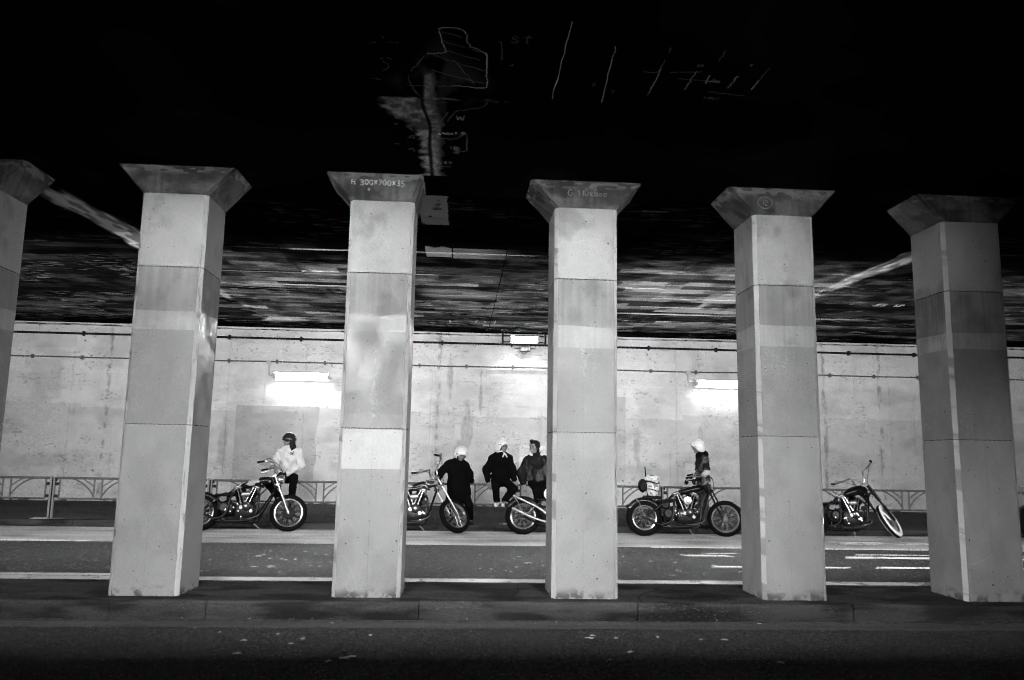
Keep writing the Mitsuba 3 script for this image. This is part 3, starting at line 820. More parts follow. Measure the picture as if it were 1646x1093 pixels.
# ---------------------------------------------------------------- railing along the kerb
ry, zr, zb_ = 15.9, 0.905, 0.50
for j in range(-2, 8):
    xa, xb = -7.83 + 2.96 * (j - 1), -7.83 + 2.96 * j
    where = {0: 'left of the first motorcycle, at the left edge', 1: 'partly behind the second column from the left', 2: 'under the rider in the pale sweater', 3: 'under the two seated friends on the left',
             4: 'between the bareheaded man and the loaded motorcycle', 5: 'behind the rider in the dark shirt', 6: 'behind the motorcycle with the whitewall tyre'}.get(j)
    t = thing('railing', f'pale steel railing panel with arched bars, {where}' if where else 'pale steel railing panel outside the frame', 'railing', 'railing panels along the far kerb' if not where else None)
    put(f'{t}__top_rail', tube([(xa + .07, ry, zr - .018), (xb - .07, ry, zr - .018)], .023, 8), 'm_steel', smooth=40)
    put(f'{t}__bottom_rail', tube([(xa + .12, ry, zb_), (xb - .12, ry, zb_)], .017, 8), 'm_steel', smooth=40)
    for e in (xa + .13, xb - .13):
        put(f'{t}__end_bar', rod((e, ry, zb_ - .02), (e, ry, zr - .02), .017, 8), 'm_steel', smooth=40)
    for cx in (xa + .85, xb - .85):
        for s in (-1, 1):
            px = cx + s * .073
            put(f'{t}__upright', rod((px, ry, zb_), (px, ry, zr - .02), .016, 8), 'm_steel', smooth=40)
            put(f'{t}__arch', tube(smooth_path([(px, ry, zb_ + .045), (px + s * .08, ry, zb_ + .16), (px + s * .21, ry, zb_ + .28), (px + s * .36, ry, zb_ + .36), (px + s * .48, ry, zr - .025)], 5), .0135, 6), 'm_steel', smooth=True)
            put(f'{t}__strut', tube(smooth_path([(px, ry, zb_ + .225), (px + s * .10, ry, zb_ + .30), (px + s * .22, ry, zr - .025)], 4), .012, 6), 'm_steel', smooth=True)
    t = thing('railing_post', f'steel railing post with dark clamps, {({-2: "outside the frame", -1: "outside the frame", 0: "standing clear at the left edge", 1: "behind the first motorcycle", 2: "hidden behind the column with the pale band", 3: "beside the seated man in the white helmet", 4: "behind the luggage of the loaded motorcycle", 5: "behind the column right of the loaded motorcycle", 6: "hidden by the right-hand column"}).get(j, "outside the frame")}', 'post', 'railing posts outside the frame' if j in (-2, -1, 7) else None)
    put(f'{t}__pole', cat([box(xb - .045, xb - .012, ry - .03, ry + .03, .10, zr + .02, .004), box(xb + .018, xb + .045, ry - .03, ry + .03, .10, zr - .0, .004)]), 'm_post')
    put(f'{t}__web', box(xb - .012, xb + .018, ry - .012, ry + .02, .125, zr - .01), 'm_dark_steel')
    for zc in (zr - .04, zr - .13, zr - .36):
        put(f'{t}__clamp', cat([box(xb - .115, xb - .045, ry - .03, ry + .03, zc - .03, zc + .03, .012), box(xb + .045, xb + .115, ry - .03, ry + .03, zc - .03, zc + .03, .012)]) if zc < zr - .1 else box(xb + .02, xb + .08, ry - .022, ry + .022, zc - .04, zc + .035, .01), 'm_dark_steel')
    put(f'{t}__foot_plate', box(xb - .3, xb + .27, ry - .16, ry + .1, .10, .131, .01), 'm_lip')

# ---------------------------------------------------------------- motorcycles
def flame_fn(p, n, uv):
    q = fbm(p.x * 7.0 + 2, p.z * 14.0, 4, octaves=2)
    ln = 1 - smoothstep(0.03, 0.06, dr.abs(q - 0.5))
    inn = smoothstep(0.5, 0.53, q) * 0.06
    return G(0.006 + inn * .3 + 0.5 * ln)


def tank_marks_fn(p, n, uv):
    return G(0.005 + 0.35 * smoothstep(0.60, 0.66, noise(p.x * 14, p.z * 20, 6)))  # irregular pale marks over black


def canvas_fn(p, n, uv):
    c = 0.62 + 0.2 * (fbm(p.x * 14, p.z * 14, p.y * 14) - 0.5)
    d = smoothstep(0.66, 0.72, noise(p.x * 30, p.z * 30, 4))
    return G(c * (1 - 0.7 * d))


scene['m_black_gloss'] = pbr(0.004, 0.2, specular=0.25)
scene['m_black_satin'] = pbr(0.005, 0.5, specular=0.12)
scene['m_rubber'] = pbr(0.005, 0.8, specular=0.06)
scene['m_chrome'] = pbr(0.8, 0.24, metallic=1.0)
scene['m_rim'] = pbr(0.55, 0.17, metallic=1.0)
scene['m_alu'] = pbr(0.32, 0.33, metallic=0.9)
scene['m_cast'] = pbr(0.012, 0.38, specular=0.25)
scene['m_leather'] = pbr(0.005, 0.45, specular=0.12)
scene['m_flame'] = pbr(proc(flame_fn), 0.22, specular=0.25)
scene['m_marked_tank'] = pbr(proc(tank_marks_fn), 0.22, specular=0.3)
scene['m_whitewall'] = pbr(0.85, 0.6)
scene['m_canvas'] = pbr(proc(canvas_fn), 0.85)
scene['m_plate'] = pbr(0.62, 0.5)
scene['m_glass'] = pbr(0.6, 0.08, metallic=0.6)


def loft(st, n=20, e=2.3):
    """closed body through super-elliptic sections (x, y, z, half width, half height)"""
    st = np.asarray(st, float)
    t = np.linspace(0, len(st) - 1, (len(st) - 1) * 5 + 1)
    k = np.arange(len(st))
    S = np.stack([np.interp(t, k, st[:, j]) for j in range(5)], 1)
    from scipy.interpolate import PchipInterpolator
    S = np.stack([PchipInterpolator(k, st[:, j])(t) for j in range(5)], 1)
    th = np.arange(n) * 2 * math.pi / n
    c, s = np.cos(th), np.sin(th)
    c, s = np.sign(c) * abs(c) ** (2 / e), np.sign(s) * abs(s) ** (2 / e)
    v = np.stack([np.repeat(S[:, :1], n, 1), S[:, 1:2] + S[:, 3:4] * c, S[:, 2:3] + S[:, 4:5] * s], -1).reshape(-1, 3)
    f = []
    L = len(S)
    for i in range(L - 1):
        for j in range(n):
            a0, a1, b0, b1 = i * n + j, i * n + (j + 1) % n, (i + 1) * n + j, (i + 1) * n + (j + 1) % n
            f += [[a0, b0, b1], [a0, b1, a1]]
    v = np.vstack([v, [[S[0, 0], S[0, 1], S[0, 2]], [S[-1, 0], S[-1, 1], S[-1, 2]]]])
    for j in range(n):
        f += [[L * n, j, (j + 1) % n], [L * n + 1, (L - 1) * n + (j + 1) % n, (L - 1) * n + j]]
    m = M(v, f)
    if m.volume < 0:
        m.invert()
    return m


def wheel_meshes(at, R, tw, rim_r, knob=False, whitewall=False, drum=0.09, big_hub=False, nsp=40):
    """tyre, rim, spokes, hub: axis along y"""
    at = np.asarray(at, float)
    tr = R - rim_r                                # tyre section height
    th = np.linspace(-2.45, 2.45, 15)
    prof = [(R - tr * .52 + tr * .52 * math.cos(a), tw / 2 * math.sin(a)) for a in th]
    prof += [prof[0]]
    tyre = lathe(prof, 56, 'y', at)
    out = {'tyre': [tyre]}
    if knob:
        ks = []
        for k in range(44):
            a = 2 * math.pi * k / 44
            for yy in (-.36, 0.0, .36):
                aa = a + (.07 if yy == 0 else 0)
                b = box(-.014, .014, yy * tw - .015, yy * tw + .015, R - .012 - abs(yy) * .03, R + .010 - abs(yy) * .035)
                b.apply_transform(trimesh.transformations.rotation_matrix(aa, [0, 1, 0]))
                ks.append(b.apply_translation(at))
        out['tread'] = ks
    else:
        gr = []
        for k in range(3):
            y = (k - 1) * tw * .22
            gr.append(lathe([(R + .0015, y - .007), (R + .004, y), (R + .0015, y + .007), (R - .004, y), (R + .0015, y - .007)], 48, 'y', at))
        out['tread'] = gr
    if whitewall:
        w = []
        for s in (-1, 1):
            aa = np.radians(np.linspace(26, 132, 11))
            o_ = [(R - tr * .52 + (tr * .52 + .002) * math.cos(q), s * (tw / 2 + .0025) * math.sin(q)) for q in aa]
            i_ = [(R - tr * .52 + (tr * .52 - .004) * math.cos(q), s * (tw / 2 - .004) * math.sin(q)) for q in aa[::-1]]
            prof2 = o_ + i_ + o_[:1]
            w.append(lathe(prof2, 56, 'y', at))
        out['whitewall'] = w
    rw = tw * .36
    out['rim'] = [lathe([(rim_r + .010, -rw), (rim_r + .014, -rw * .8), (rim_r - .004, -rw * .55), (rim_r - .012, 0), (rim_r - .004, rw * .55), (rim_r + .014, rw * .8), (rim_r + .010, rw), (rim_r - .010, rw * .9), (rim_r - .022, rw * .4), (rim_r - .022, -rw * .4), (rim_r - .010, -rw * .9), (rim_r + .010, -rw)], 56, 'y', at)]
    hw = .055
    out['hub'] = [lathe([(0, -hw - .02), (.022, -hw - .02), (.022, -hw), (.045, -hw), (.045, -hw + .012), (.028, -.02), (.028, .02), (.045, hw - .012), (.045, hw), (.022, hw), (.022, hw + .02), (0, hw + .02)], 28, 'y', at)]
    sp = []
    for k in range(nsp):
        s = 1 if k % 2 else -1
        a = 2 * math.pi * k / nsp
        b = a + (0.38 if (k // 2) % 2 else -0.38)
        p0 = at + [.042 * math.cos(b + .9 * (1 if (k // 2) % 2 else -1)), s * (hw - .006), .042 * math.sin(b + .9 * (1 if (k // 2) % 2 else -1))]
        p1 = at + [(rim_r - .012) * math.cos(a), s * .008, (rim_r - .012) * math.sin(a)]
        sp.append(tube([p0, p1], .0034, 4, False))
    out['spokes'] = sp
    out['brake_drum'] = [lathe([(0, .02), (drum, .02), (drum, .035), (drum * .96, .065), (drum * .5, .075), (0, .075)], 30, 'y', at)]
    if big_hub:
        out['brake_drum'].append(lathe([(0, -.075), (drum * .5, -.075), (drum * .96, -.065), (drum, -.035), (drum, -.02), (0, -.02)], 30, 'y', at))
    return out


WHEEL_MAT = {'tyre': 'm_rubber', 'tread': 'm_rubber', 'rim': 'm_rim', 'hub': 'm_alu', 'spokes': 'm_chrome', 'brake_drum': 'm_black_satin', 'whitewall': 'm_whitewall'}


def engine_meshes(cx, z0):
    """air cooled V twin, crank centre (cx, z0); the right-hand side (-y) carries the timing cover, pushrods and air cleaner"""
    o = {}
    o['crankcase'] = [loft([(cx - .19, 0, z0 + .0, .05, .07), (cx - .15, 0, z0, .10, .14), (cx, 0, z0 - .005, .12, .165), (cx + .13, 0, z0, .11, .145), (cx + .19, 0, z0, .06, .08)], 20, 3)]
    o['cam_chest'] = [lathe([(0, -.165), (.05, -.165), (.075, -.155), (.085, -.12), (.085, -.09), (0, -.09)], 24, 'y', (cx + .045, 0, z0 + .055))]
    o['timing_cover'] = [lathe([(0, -.182), (.02, -.182), (.034, -.165), (0, -.16)], 20, 'y', (cx + .045, 0, z0 + .055)), lathe([(0, -.15), (.034, -.15), (.042, -.11), (0, -.11)], 20, 'y', (cx - .05, 0, z0 + .035)),
                         lathe([(0, -.14), (.03, -.14), (.033, -.10), (0, -.10)], 16, 'y', (cx + .13, 0, z0 - .03))]
    o['primary_cover'] = [loft([(cx - .50, .15, z0 + .0, .03, .10), (cx - .42, .16, z0, .045, .125), (cx - .2, .165, z0, .04, .10), (cx - .02, .16, z0, .045, .115), (cx + .08, .15, z0, .03, .09)], 20, 3)]
    o['gearbox'] = [loft([(cx - .45, 0, z0 + .02, .06, .08), (cx - .40, 0, z0 + .03, .11, .115), (cx - .28, 0, z0 + .03, .11, .12), (cx - .21, 0, z0 + .02, .08, .09)], 18, 3.5), lathe([(0, -.16), (.07, -.16), (.085, -.14), (.09, -.09), (0, -.09)], 24, 'y', (cx - .36, 0, z0 + .03))]
    o['cylinder'], o['head'], o['rocker_box'], o['pushrod'], o['exhaust_port'] = [], [], [], [], []
    for s in (-1, 1):
        th = math.radians(22.5) * s
        R_ = trimesh.transformations.rotation_matrix(th, [0, 1, 0])
        T_ = trimesh.transformations.translation_matrix([cx, 0, z0])

        def up(m):
            m.apply_transform(R_)
            m.apply_transform(T_)
            return m
        fins = [lathe([(0, .13), (.062, .13), (.062, .31), (0, .31)], 24, 'z')]
        for k in range(10):
            z = .145 + k * .0165
            fins.append(lathe([(.05, z), (.102 + .005 * (k % 2), z + .001), (.102 + .005 * (k % 2), z + .006), (.05, z + .007)], 24, 'z'))
        o['cylinder'].append(up(cat(fins)))
        o['head'].append(up(cat([box(-.10, .10, -.10, .10, .315 + k * .017, .323 + k * .017, .003) for k in range(5)] + [box(-.06, .06, -.065, .065, .31, .40, .01)])))
        o['rocker_box'].append(up(cat([box(-.075, .075, -.085, .085, .40, .428, .012), loft([(-.07, 0, .44, .05, .02), (-.04, 0, .448, .075, .035), (.04, 0, .448, .075, .035), (.07, 0, .44, .05, .02)], 16, 3)])))
        for q in (-.022, .03):
            o['pushrod'].append(cat([tube([(cx + s * .03 + q * 1.4, -.125, z0 + .10), (cx + s * .145 + q, -.095, z0 + .385)], [.012, .0095], 8), rod((cx + s * .03 + q * 1.4, -.125, z0 + .09), (cx + s * .05 + q * 1.4, -.120, z0 + .15), .016, 8)]))
        o['exhaust_port'].append(tube(smooth_path([(cx + s * .19, -.04, z0 + .33), (cx + s * .225, -.085, z0 + .325), (cx + s * .235, -.115, z0 + .29)], 4), .024, 10))
    return o


ENG_MAT = {'crankcase': 'm_cast', 'timing_cover': 'm_alu', 'cam_chest': 'm_cast', 'primary_cover': 'm_black_satin', 'gearbox': 'm_cast', 'cylinder': 'm_black_satin', 'head': 'm_black_satin', 'rocker_box': 'm_alu', 'pushrod': 'm_chrome', 'exhaust_port': 'm_chrome', 'air_cleaner': 'm_chrome', 'carburettor': 'm_alu'}


def motorcycle(label, x, y=15.15, wb=1.59, lean=9.0, yaw=0.0, rake=27.0, steer=0.0, Rf=.335, Rr=.33, tf=.085, tr=.115, fork='tele', bar='buck', tank='m_black_gloss', tank_st=None, exhaust='low', air='round', fender=True,
               seat=True, sissy=False, knob=False, whitewall=False, headlight=True, fork_mat='m_chrome', over=(), bar_rise=.19, bar_back=.26, bar_w=.36, plate=False, cables=True, drum_f=.085):
    t = thing('motorcycle', label, 'motorcycle')
    parts = []                                     # (name below the bike, list of meshes, material, smoothing)
    hidden = {}

    def P(name, ms, mat, sm=35):
        if not isinstance(ms, (list, tuple)):
            ms = [ms]
        parts.append((name, ms, mat, sm))

    r = math.radians(rake)
    up, fw = np.array([-math.sin(r), 0, math.cos(r)]), np.array([math.cos(r), 0, math.sin(r)])
    A = np.array([wb, 0, Rf])
    Lf = (1.00 - Rf) / math.cos(r)                 # fork length up to the top yoke
    top, low = A + up * Lf, A + up * (Lf - .17)
    neck_t, neck_b = top - fw * .055 - up * .02, low - fw * .055 - up * .01
    ST = trimesh.transformations.rotation_matrix(math.radians(steer), up, neck_t)

    front = []

    def Fp(name, ms, mat, sm=35):
        if not isinstance(ms, (list, tuple)):
            ms = [ms]
        for m in ms:
            m.apply_transform(ST)
        P(name, ms, mat, sm)

    # wheels
    for k, ms in wheel_meshes(A, Rf, tf, Rf - tf * 1.0, whitewall=whitewall, drum=drum_f, big_hub=drum_f > .09).items():
        Fp('front_wheel__' + k, [cat(ms)], WHEEL_MAT[k])
    for k, ms in wheel_meshes((0, 0, Rr), Rr, tr, Rr - tr * .88, knob=knob, drum=.115).items():
        P('rear_wheel__' + k, [cat(ms)], WHEEL_MAT[k])
    # fork
    for s in (-1, 1):
        yy = s * .098
        off = np.array([0, yy, 0])
        if fork == 'springer':
            Fp('fork__leg', [tube([A + off - fw * .05 + up * .02, low + off * .75 - fw * .01, top + off * .75 - fw * .01], [.015, .018, .016], 10)], fork_mat)
            Fp('fork__leg', [tube([A + off + fw * .035 + up * .10, low + off * .75 + fw * .04, top + off * .6 + fw * .035], [.012, .013, .012], 10)], fork_mat)
            Fp('fork__rocker', [hull(np.vstack([A + off + d for d in (fw * .05 + up * .10 + [0, s * .01, 0], fw * .05 + up * .08 - [0, s * .01, 0], -fw * .06 + up * .0 + [0, s * .012, 0], -fw * .06 + up * .03 - [0, s * .012, 0], up * -.02 + [0, s * .012, 0], up * -.02)]))], 'm_alu')
            coil = []
            for c0, c1 in ((.02, .10), (.12, .20)):
                tt = np.linspace(0, 1, 60)
                base = low + off * .42 + fw * .055
                coil.append(tube(base[None] + up[None] * (c0 + (c1 - c0) * tt)[:, None] + .021 * (np.cos(tt * 2 * math.pi * 6)[:, None] * fw[None] + np.sin(tt * 2 * math.pi * 6)[:, None] * np.array([[0, 1.0, 0]])), .0045, 5))
            Fp('fork__spring', [cat(coil)], 'm_chrome')
        else:
            Fp('fork__leg', [tube([A + off + up * -.035, A + off + up * .02, A + off + up * .30], [.020, .029, .029], 12)], 'm_alu' if fork_mat == 'm_chrome' else fork_mat)
            Fp('fork__tube', [tube([A + off + up * .29, top + off + up * .02], .0195, 12)], fork_mat)
            if fork_mat == 'm_black_satin':
                Fp('fork__cover', [tube([A + off + up * .42, low + off, top + off], [.034, .036, .030], 14)], 'm_black_gloss')
    Fp('fork__lower_yoke', [hull(np.vstack([low + a * fw + b * up + [0, c, 0] for a, c in ((.03, -.12), (.03, .12), (-.04, -.12), (-.04, .12), (-.08, 0.03), (-.08, -.03)) for b in (-.018, .018)]))], fork_mat if fork_mat == 'm_black_satin' else 'm_alu')
    Fp('fork__upper_yoke', [hull(np.vstack([top + a * fw + b * up + [0, c, 0] for a, c in ((.03, -.12), (.03, .12), (-.04, -.12), (-.04, .12), (-.08, 0.03), (-.08, -.03)) for b in (-.012, .012)]))], 'm_chrome')
    Fp('front_wheel__axle', [rod(A - [0, .125, 0], A + [0, .125, 0], .011, 10)], 'm_chrome')
    # handlebar
    z = np.array([0, 0, 1.0])
    ris = [rod(top + [0, s * .045, 0], top + [0, s * .045, 0] + z * .06, .014, 8) for s in (-1, 1)]
    Fp('handlebar__riser', [cat(ris)], 'm_chrome')
    c0 = top + z * .065
    for s in (-1, 1):
        if bar == 'buck':
            pts = [(.0, 0, 0), (.0, s * .07, .0), (-.01, s * .13, bar_rise * .35), (-.02, s * bar_w * .62, bar_rise * .92), (-bar_back * .35, s * bar_w * .86, bar_rise * 1.05), (-bar_back * .65, s * bar_w, bar_rise * .98)]
        elif bar == 'zbar':
            pts = [(.0, 0, 0), (.0, s * .09, .01), (-.02, s * .12, bar_rise * .55), (.02, s * .16, bar_rise), (-.02, s * bar_w * .7, bar_rise * 1.03), (-bar_back * .4, s * bar_w, bar_rise)]
        else:
            pts = [(.0, 0, 0), (.0, s * .10, .0), (-.01, s * .20, bar_rise * .5), (-.05, s * bar_w * .8, bar_rise * .9), (-bar_back * .5, s * bar_w, bar_rise * .85)]
        pts = [c0 + np.array(q) for q in pts]
        Fp('handlebar__tube', [tube(smooth_path(pts, 6), .0155, 10)], 'm_chrome')
        e0 = pts[-1]
        d = np.array([-bar_back * .5, s * .02, -.035])
        d = d / np.linalg.norm(d)
        Fp('handlebar__grip', [tube([e0 - d * .01, e0 + d * .005, e0 + d * .115, e0 + d * .125], [.014, .018, .018, .012], 12)], 'm_rubber')
        lv = [e0 + d * .0 + [.02, -s * .02, -.01], e0 + d * .01 + [.05, 0, -.02], e0 + d * .10 + [.055, s * .02, -.03], e0 + d * .16 + [.04, s * .025, -.035]]
        Fp('handlebar__lever', [cat([tube(smooth_path(lv, 4), .006, 6), box(-.02, .02, -.018, .018, -.018, .018, .006).apply_translation(e0 - d * .02 + [.01, 0, 0])])], 'm_chrome')
        if cables:
            cb = [e0 - d * .02, e0 + [.10, -s * .05, .07], top + [.12, s * .10, .10], low + [.06, s * .07, .03], low + [-.05, s * .05, -.12]]
            Fp('handlebar__cable', [tube(smooth_path(cb, 7), .0055, 6)], 'm_rubber')
    if headlight:
        hc = low + fw * .10 + up * .07
        hl = lathe([(0, -.10), (.05, -.095), (.078, -.05), (.085, .0), (.085, .02), (0, .02)], 24, 'x')
        Fp('headlight__shell', [hl.apply_translation(hc)], 'm_black_gloss' if fork_mat != 'm_chrome' else 'm_chrome')
        hg = lathe([(.082, .02), (.078, .035), (.05, .045), (0, .05)], 24, 'x')
        hg.invert() if hg.face_normals[:, 0].mean() < 0 else None
        Fp('headlight__lens', [hg.apply_translation(hc)], 'm_glass')
    # frame
    ex, ez = .80, .385                               # crank centre
    fr = [tube(smooth_path([neck_b + up * .12, (ex + .12, 0, .90), (ex - .12, 0, .83), (ex - .32, 0, .68), (ex - .40, 0, .50), (ex - .40, 0, .24)], 6), .021, 10)]
    for s in (-1, 1):
        fr.append(tube(smooth_path([neck_b, neck_b + np.array([-.05, s * .06, -.16]), (ex + .26, s * .125, .30), (ex + .20, s * .135, .175), (ex + .05, s * .135, .155), (ex - .40, s * .135, .165), (ex - .55, s * .13, .21), (0, s * .115, Rr)], 6), .0165, 10))
        fr.append(tube(smooth_path([(ex - .30, s * .03, .70), (ex - .48, s * .115, .58), (0, s * .115, Rr)], 6), .0155, 10))
    fr += [tube([neck_b - up * .03, neck_t + up * .02], .031, 14), rod((ex - .40, -.135, .20), (ex - .40, .135, .20), .016), rod((ex + .20, -.135, .175), (ex + .20, .135, .175), .014), rod((ex + .30, 0, .80), (ex + .05, 0, .845), .014)]
    P('frame', [cat(fr)], 'm_black_gloss')
    P('frame__axle_plate', [box(-.06, .04, s * .115 - .006, s * .115 + .006, Rr - .03, Rr + .03, .003) for s in (-1, 1)], 'm_black_satin')
    # engine
    for k, ms in engine_meshes(ex, ez).items():
        for m in ms:
            P('engine__' + k, m, ENG_MAT[k])
    ac = (ex + .0, 0, ez + .30)
    P('engine__carburettor', [box(ex - .03, ex + .03, -.10, .02, ez + .22, ez + .29, .012), rod((ex - .02, -.06, ez + .2), (ex - .02, -.06, ez + .26), .03, 14)], 'm_alu')
    if air == 'round':
        P('engine__air_cleaner', [lathe([(0, -.195), (.03, -.197), (.036, -.188), (.072, -.185), (.082, -.17), (.082, -.125), (.05, -.11), (0, -.11)], 30, 'y', (ex + .01, 0, ez + .27))], 'm_chrome')
    else:
        P('engine__air_cleaner', [loft([(ex - .07, -.15, ez + .26, .02, .02), (ex - .04, -.155, ez + .265, .032, .045), (ex + .05, -.155, ez + .27, .032, .05), (ex + .10, -.15, ez + .275, .02, .025)], 18)], 'm_alu')
    for k in range(9):                                # oil lines, linkage, bolts: small bright things round the engine
        q = np.random.default_rng(900 + k + int(abs(x) * 10))
        a = np.array([ex + q.uniform(-.45, .22), -.14 - .03 * q.uniform(), ez + q.uniform(-.16, .1)])
        P('engine__fitting', [cat([lathe([(0, -.012), (.012, -.012), (.014, 0), (0, .012)], 8, 'y').apply_translation(a), rod(a, a + [q.uniform(-.08, .08), .01, q.uniform(-.08, .08)], .006, 6)])], 'm_chrome')
    # oil tank, battery, footpegs, stand
    P('oil_tank', [lathe([(0, -.12), (.07, -.12), (.09, -.10), (.09, .10), (.07, .12), (0, .12)], 24, 'y', (ex - .40, 0, .585)), rod((ex - .38, -.05, .66), (ex - .38, -.05, .70), .022, 12)], 'm_black_gloss')
    P('battery_box', [box(ex - .50, ex - .28, -.10, .10, .36, .52, .012)], 'm_black_satin')
    P('generator', [rod((ex + .19, -.09, ez - .02), (ex + .19, .10, ez - .02), .062, 20), rod((ex + .19, -.10, ez - .02), (ex + .19, -.09, ez - .02), .05, 20)], 'm_black_satin')
    P('chain_guard', [loft([(.02, .125, Rr + .10, .01, .02), (.10, .125, Rr + .13, .016, .05), (ex - .45, .13, ez + .12, .016, .05), (ex - .40, .13, ez + .10, .01, .02)], 12)], 'm_black_satin')
    P('horn', [lathe([(0, -.17), (.045, -.17), (.05, -.155), (.02, -.13), (0, -.11)], 20, 'y', (ex + .20, 0, ez + .16))], 'm_black_satin')
    P('foot_peg', [rod((ex + .24, -.14, .27), (ex + .24, -.27, .28), .016)], 'm_rubber')
    P('foot_peg', [rod((ex + .24, .14, .27), (ex + .24, .27, .28), .016)], 'm_rubber')
    P('brake_pedal', [tube(smooth_path([(ex - .02, -.15, .21), (ex + .15, -.19, .22), (ex + .28, -.20, .27), (ex + .31, -.22, .30)], 4), .008, 6)], 'm_chrome')
    P('side_stand', [tube(smooth_path([(ex + .08, .15, .19), (ex + .16, .25, .11), (ex + .22, .34, .055)], 4), .011, 8), tube([(ex + .20, .33, .055), (ex + .26, .36, .05)], .014, 8)], 'm_chrome')
    # exhaust
    def pipe(pts, rr):
        return tube(smooth_path(pts, 7), rr, 12)
    fx, rx, pz = ex + .235, ex - .235, ez + .29
    if exhaust == 'low':
        P('exhaust_pipe', [pipe([(fx, -.115, pz), (fx + .03, -.15, pz - .08), (fx + .0, -.17, pz - .30), (fx - .10, -.18, .20), (.30, -.185, .19), (-.10, -.185, .20)], .022)], 'm_black_satin')
        P('exhaust_pipe', [pipe([(rx, -.115, pz), (rx - .02, -.155, pz - .10), (rx - .05, -.18, pz - .26), (rx - .12, -.19, .29), (.20, -.19, .26), (-.12, -.19, .27)], .022)], 'm_black_satin')
    elif exhaust == 'upswept':
        P('exhaust_pipe', [pipe([(fx, -.115, pz), (fx + .02, -.16, pz - .12), (fx - .08, -.18, .20), (ex - .1, -.19, .17), (.25, -.195, .27), (-.22, -.2, .47)], .020)], 'm_chrome')
        P('exhaust_pipe', [pipe([(rx, -.115, pz), (rx - .02, -.16, pz - .10), (rx - .08, -.19, .36), (.25, -.20, .49), (-.20, -.2, .70)], .020)], 'm_chrome')
    elif exhaust == 'short':
        P('exhaust_pipe', [pipe([(fx, -.115, pz), (fx + .03, -.16, pz - .1), (fx - .02, -.18, .24), (fx - .20, -.185, .18), (ex - .3, -.185, .17)], .021)], 'm_cast')
        P('exhaust_pipe', [pipe([(rx, -.115, pz), (rx - .02, -.16, pz - .10), (rx - .06, -.185, .34), (rx - .14, -.19, .24), (rx - .3, -.19, .2)], .021)], 'm_cast')
    # tank, seat, fender
    st = tank_st or [(.70, 0, .84, .03, .02), (.76, 0, .862, .085, .055), (.90, 0, .885, .12, .085), (1.06, 0, .91, .115, .09), (1.17, 0, .93, .07, .06), (1.20, 0, .935, .03, .025)]
    P('fuel_tank', [loft(st, 24, 2.4)], tank)
    s0 = np.asarray(st)[2]
    P('fuel_tank__cap', [lathe([(0, 0), (.028, 0), (.03, .008), (.026, .02), (0, .022)], 18, 'z', (s0[0] + .05, -.03, s0[2] + s0[4] - .004))], 'm_chrome')
    if seat:
        P('seat', [loft([(.22, 0, .635, .07, .012), (.27, 0, .64, .135, .03), (.40, 0, .635, .14, .035), (.55, 0, .665, .10, .04), (.70, 0, .74, .06, .03), (.76, 0, .775, .03, .012)], 20, 2.6)], 'm_leather')
        P('seat__spring', [rod((.30, s * .08, .50), (.30, s * .08, .62), .018, 10) for s in (-1, 1)], 'm_black_satin')
    if fender:
        a0, a1 = fender if isinstance(fender, tuple) else (25, 165)
        th = np.radians(np.linspace(a0, a1, 18))
        Rfen = Rr + .035
        v, f = [], []
        sec = [(-1, -.055), (-.97, -.012), (-.8, .006), (0, .014), (.8, .006), (.97, -.012), (1, -.055)]
        hwid = tr * .62
        for q in th:
            for s, d in sec:
                v.append((math.cos(q) * (Rfen + d), s * hwid, Rr + math.sin(q) * (Rfen + d)))
        for q in th:
            for s, d in sec:
                v.append((math.cos(q) * (Rfen + d - .004), s * (hwid - .004), Rr + math.sin(q) * (Rfen + d - .004)))
        m_, L = len(sec), len(th)
        for i in range(L - 1):
            for j in range(m_ - 1):
                a, b, c, d = i * m_ + j, i * m_ + j + 1, (i + 1) * m_ + j, (i + 1) * m_ + j + 1
                f += [[a, b, d], [a, d, c], [a + L * m_, d + L * m_, b + L * m_], [a + L * m_, c + L * m_, d + L * m_]]
        P('rear_fender', [M(v, f)], 'm_black_gloss')
        P('rear_fender__strut', [tube(smooth_path([(.0, s * .12, Rr), (-.10, s * .115, Rr + .25), (-.16, s * .09, Rr + .34)], 4), .008, 6) for s in (-1, 1)], 'm_chrome')
        P('rear_fender__tail_lamp', [lathe([(0, 0), (.03, 0), (.035, .02), (.02, .045), (0, .05)], 16, 'x').apply_transform(trimesh.transformations.rotation_matrix(math.pi, [0, 0, 1])).apply_translation((-.30, 0, Rr + .21))], 'm_cast')
    if sissy:
        P('backrest_bar', [tube(smooth_path([(0, -.13, Rr), (-.03, -.13, .70), (-.09, -.11, 1.0), (-.10, 0, 1.04), (-.09, .11, 1.0), (-.03, .13, .70), (0, .13, Rr)], 6), .010, 8)], 'm_chrome')
    P('drive_chain', [tube([(0, .10, Rr + .085), (ex - .38, .10, ez + .09)], .010, 6), tube([(0, .10, Rr - .085), (ex - .38, .10, ez - .03)], .010, 6), lathe([(0, .092), (.09, .092), (.09, .108), (0, .108)], 26, 'y', (0, 0, Rr))], 'm_cast')
    if plate:
        P('number_plate', [lathe([(0, -.012), (.115, -.012), (.12, 0), (.115, .012), (0, .012)], 30, 'y', (.50, -.19, .735))], 'm_plate')
        P('number_plate__figure', [chalk('1-1', (.44, -.204, .715), (1, 0, 0), (0, 0, 1), (0, -1, 0), .05, .012, 3)], 'm_black_satin', False)
    # stand it on the road: lean to its left about the tyre line, then turn and place
    L_ = trimesh.transformations.rotation_matrix(-math.radians(lean), [1, 0, 0])
    Z_ = trimesh.transformations.rotation_matrix(math.radians(yaw), [0, 0, 1])
    D_ = trimesh.transformations.translation_matrix([x, y, 0.003])
    X_ = D_ @ Z_ @ L_
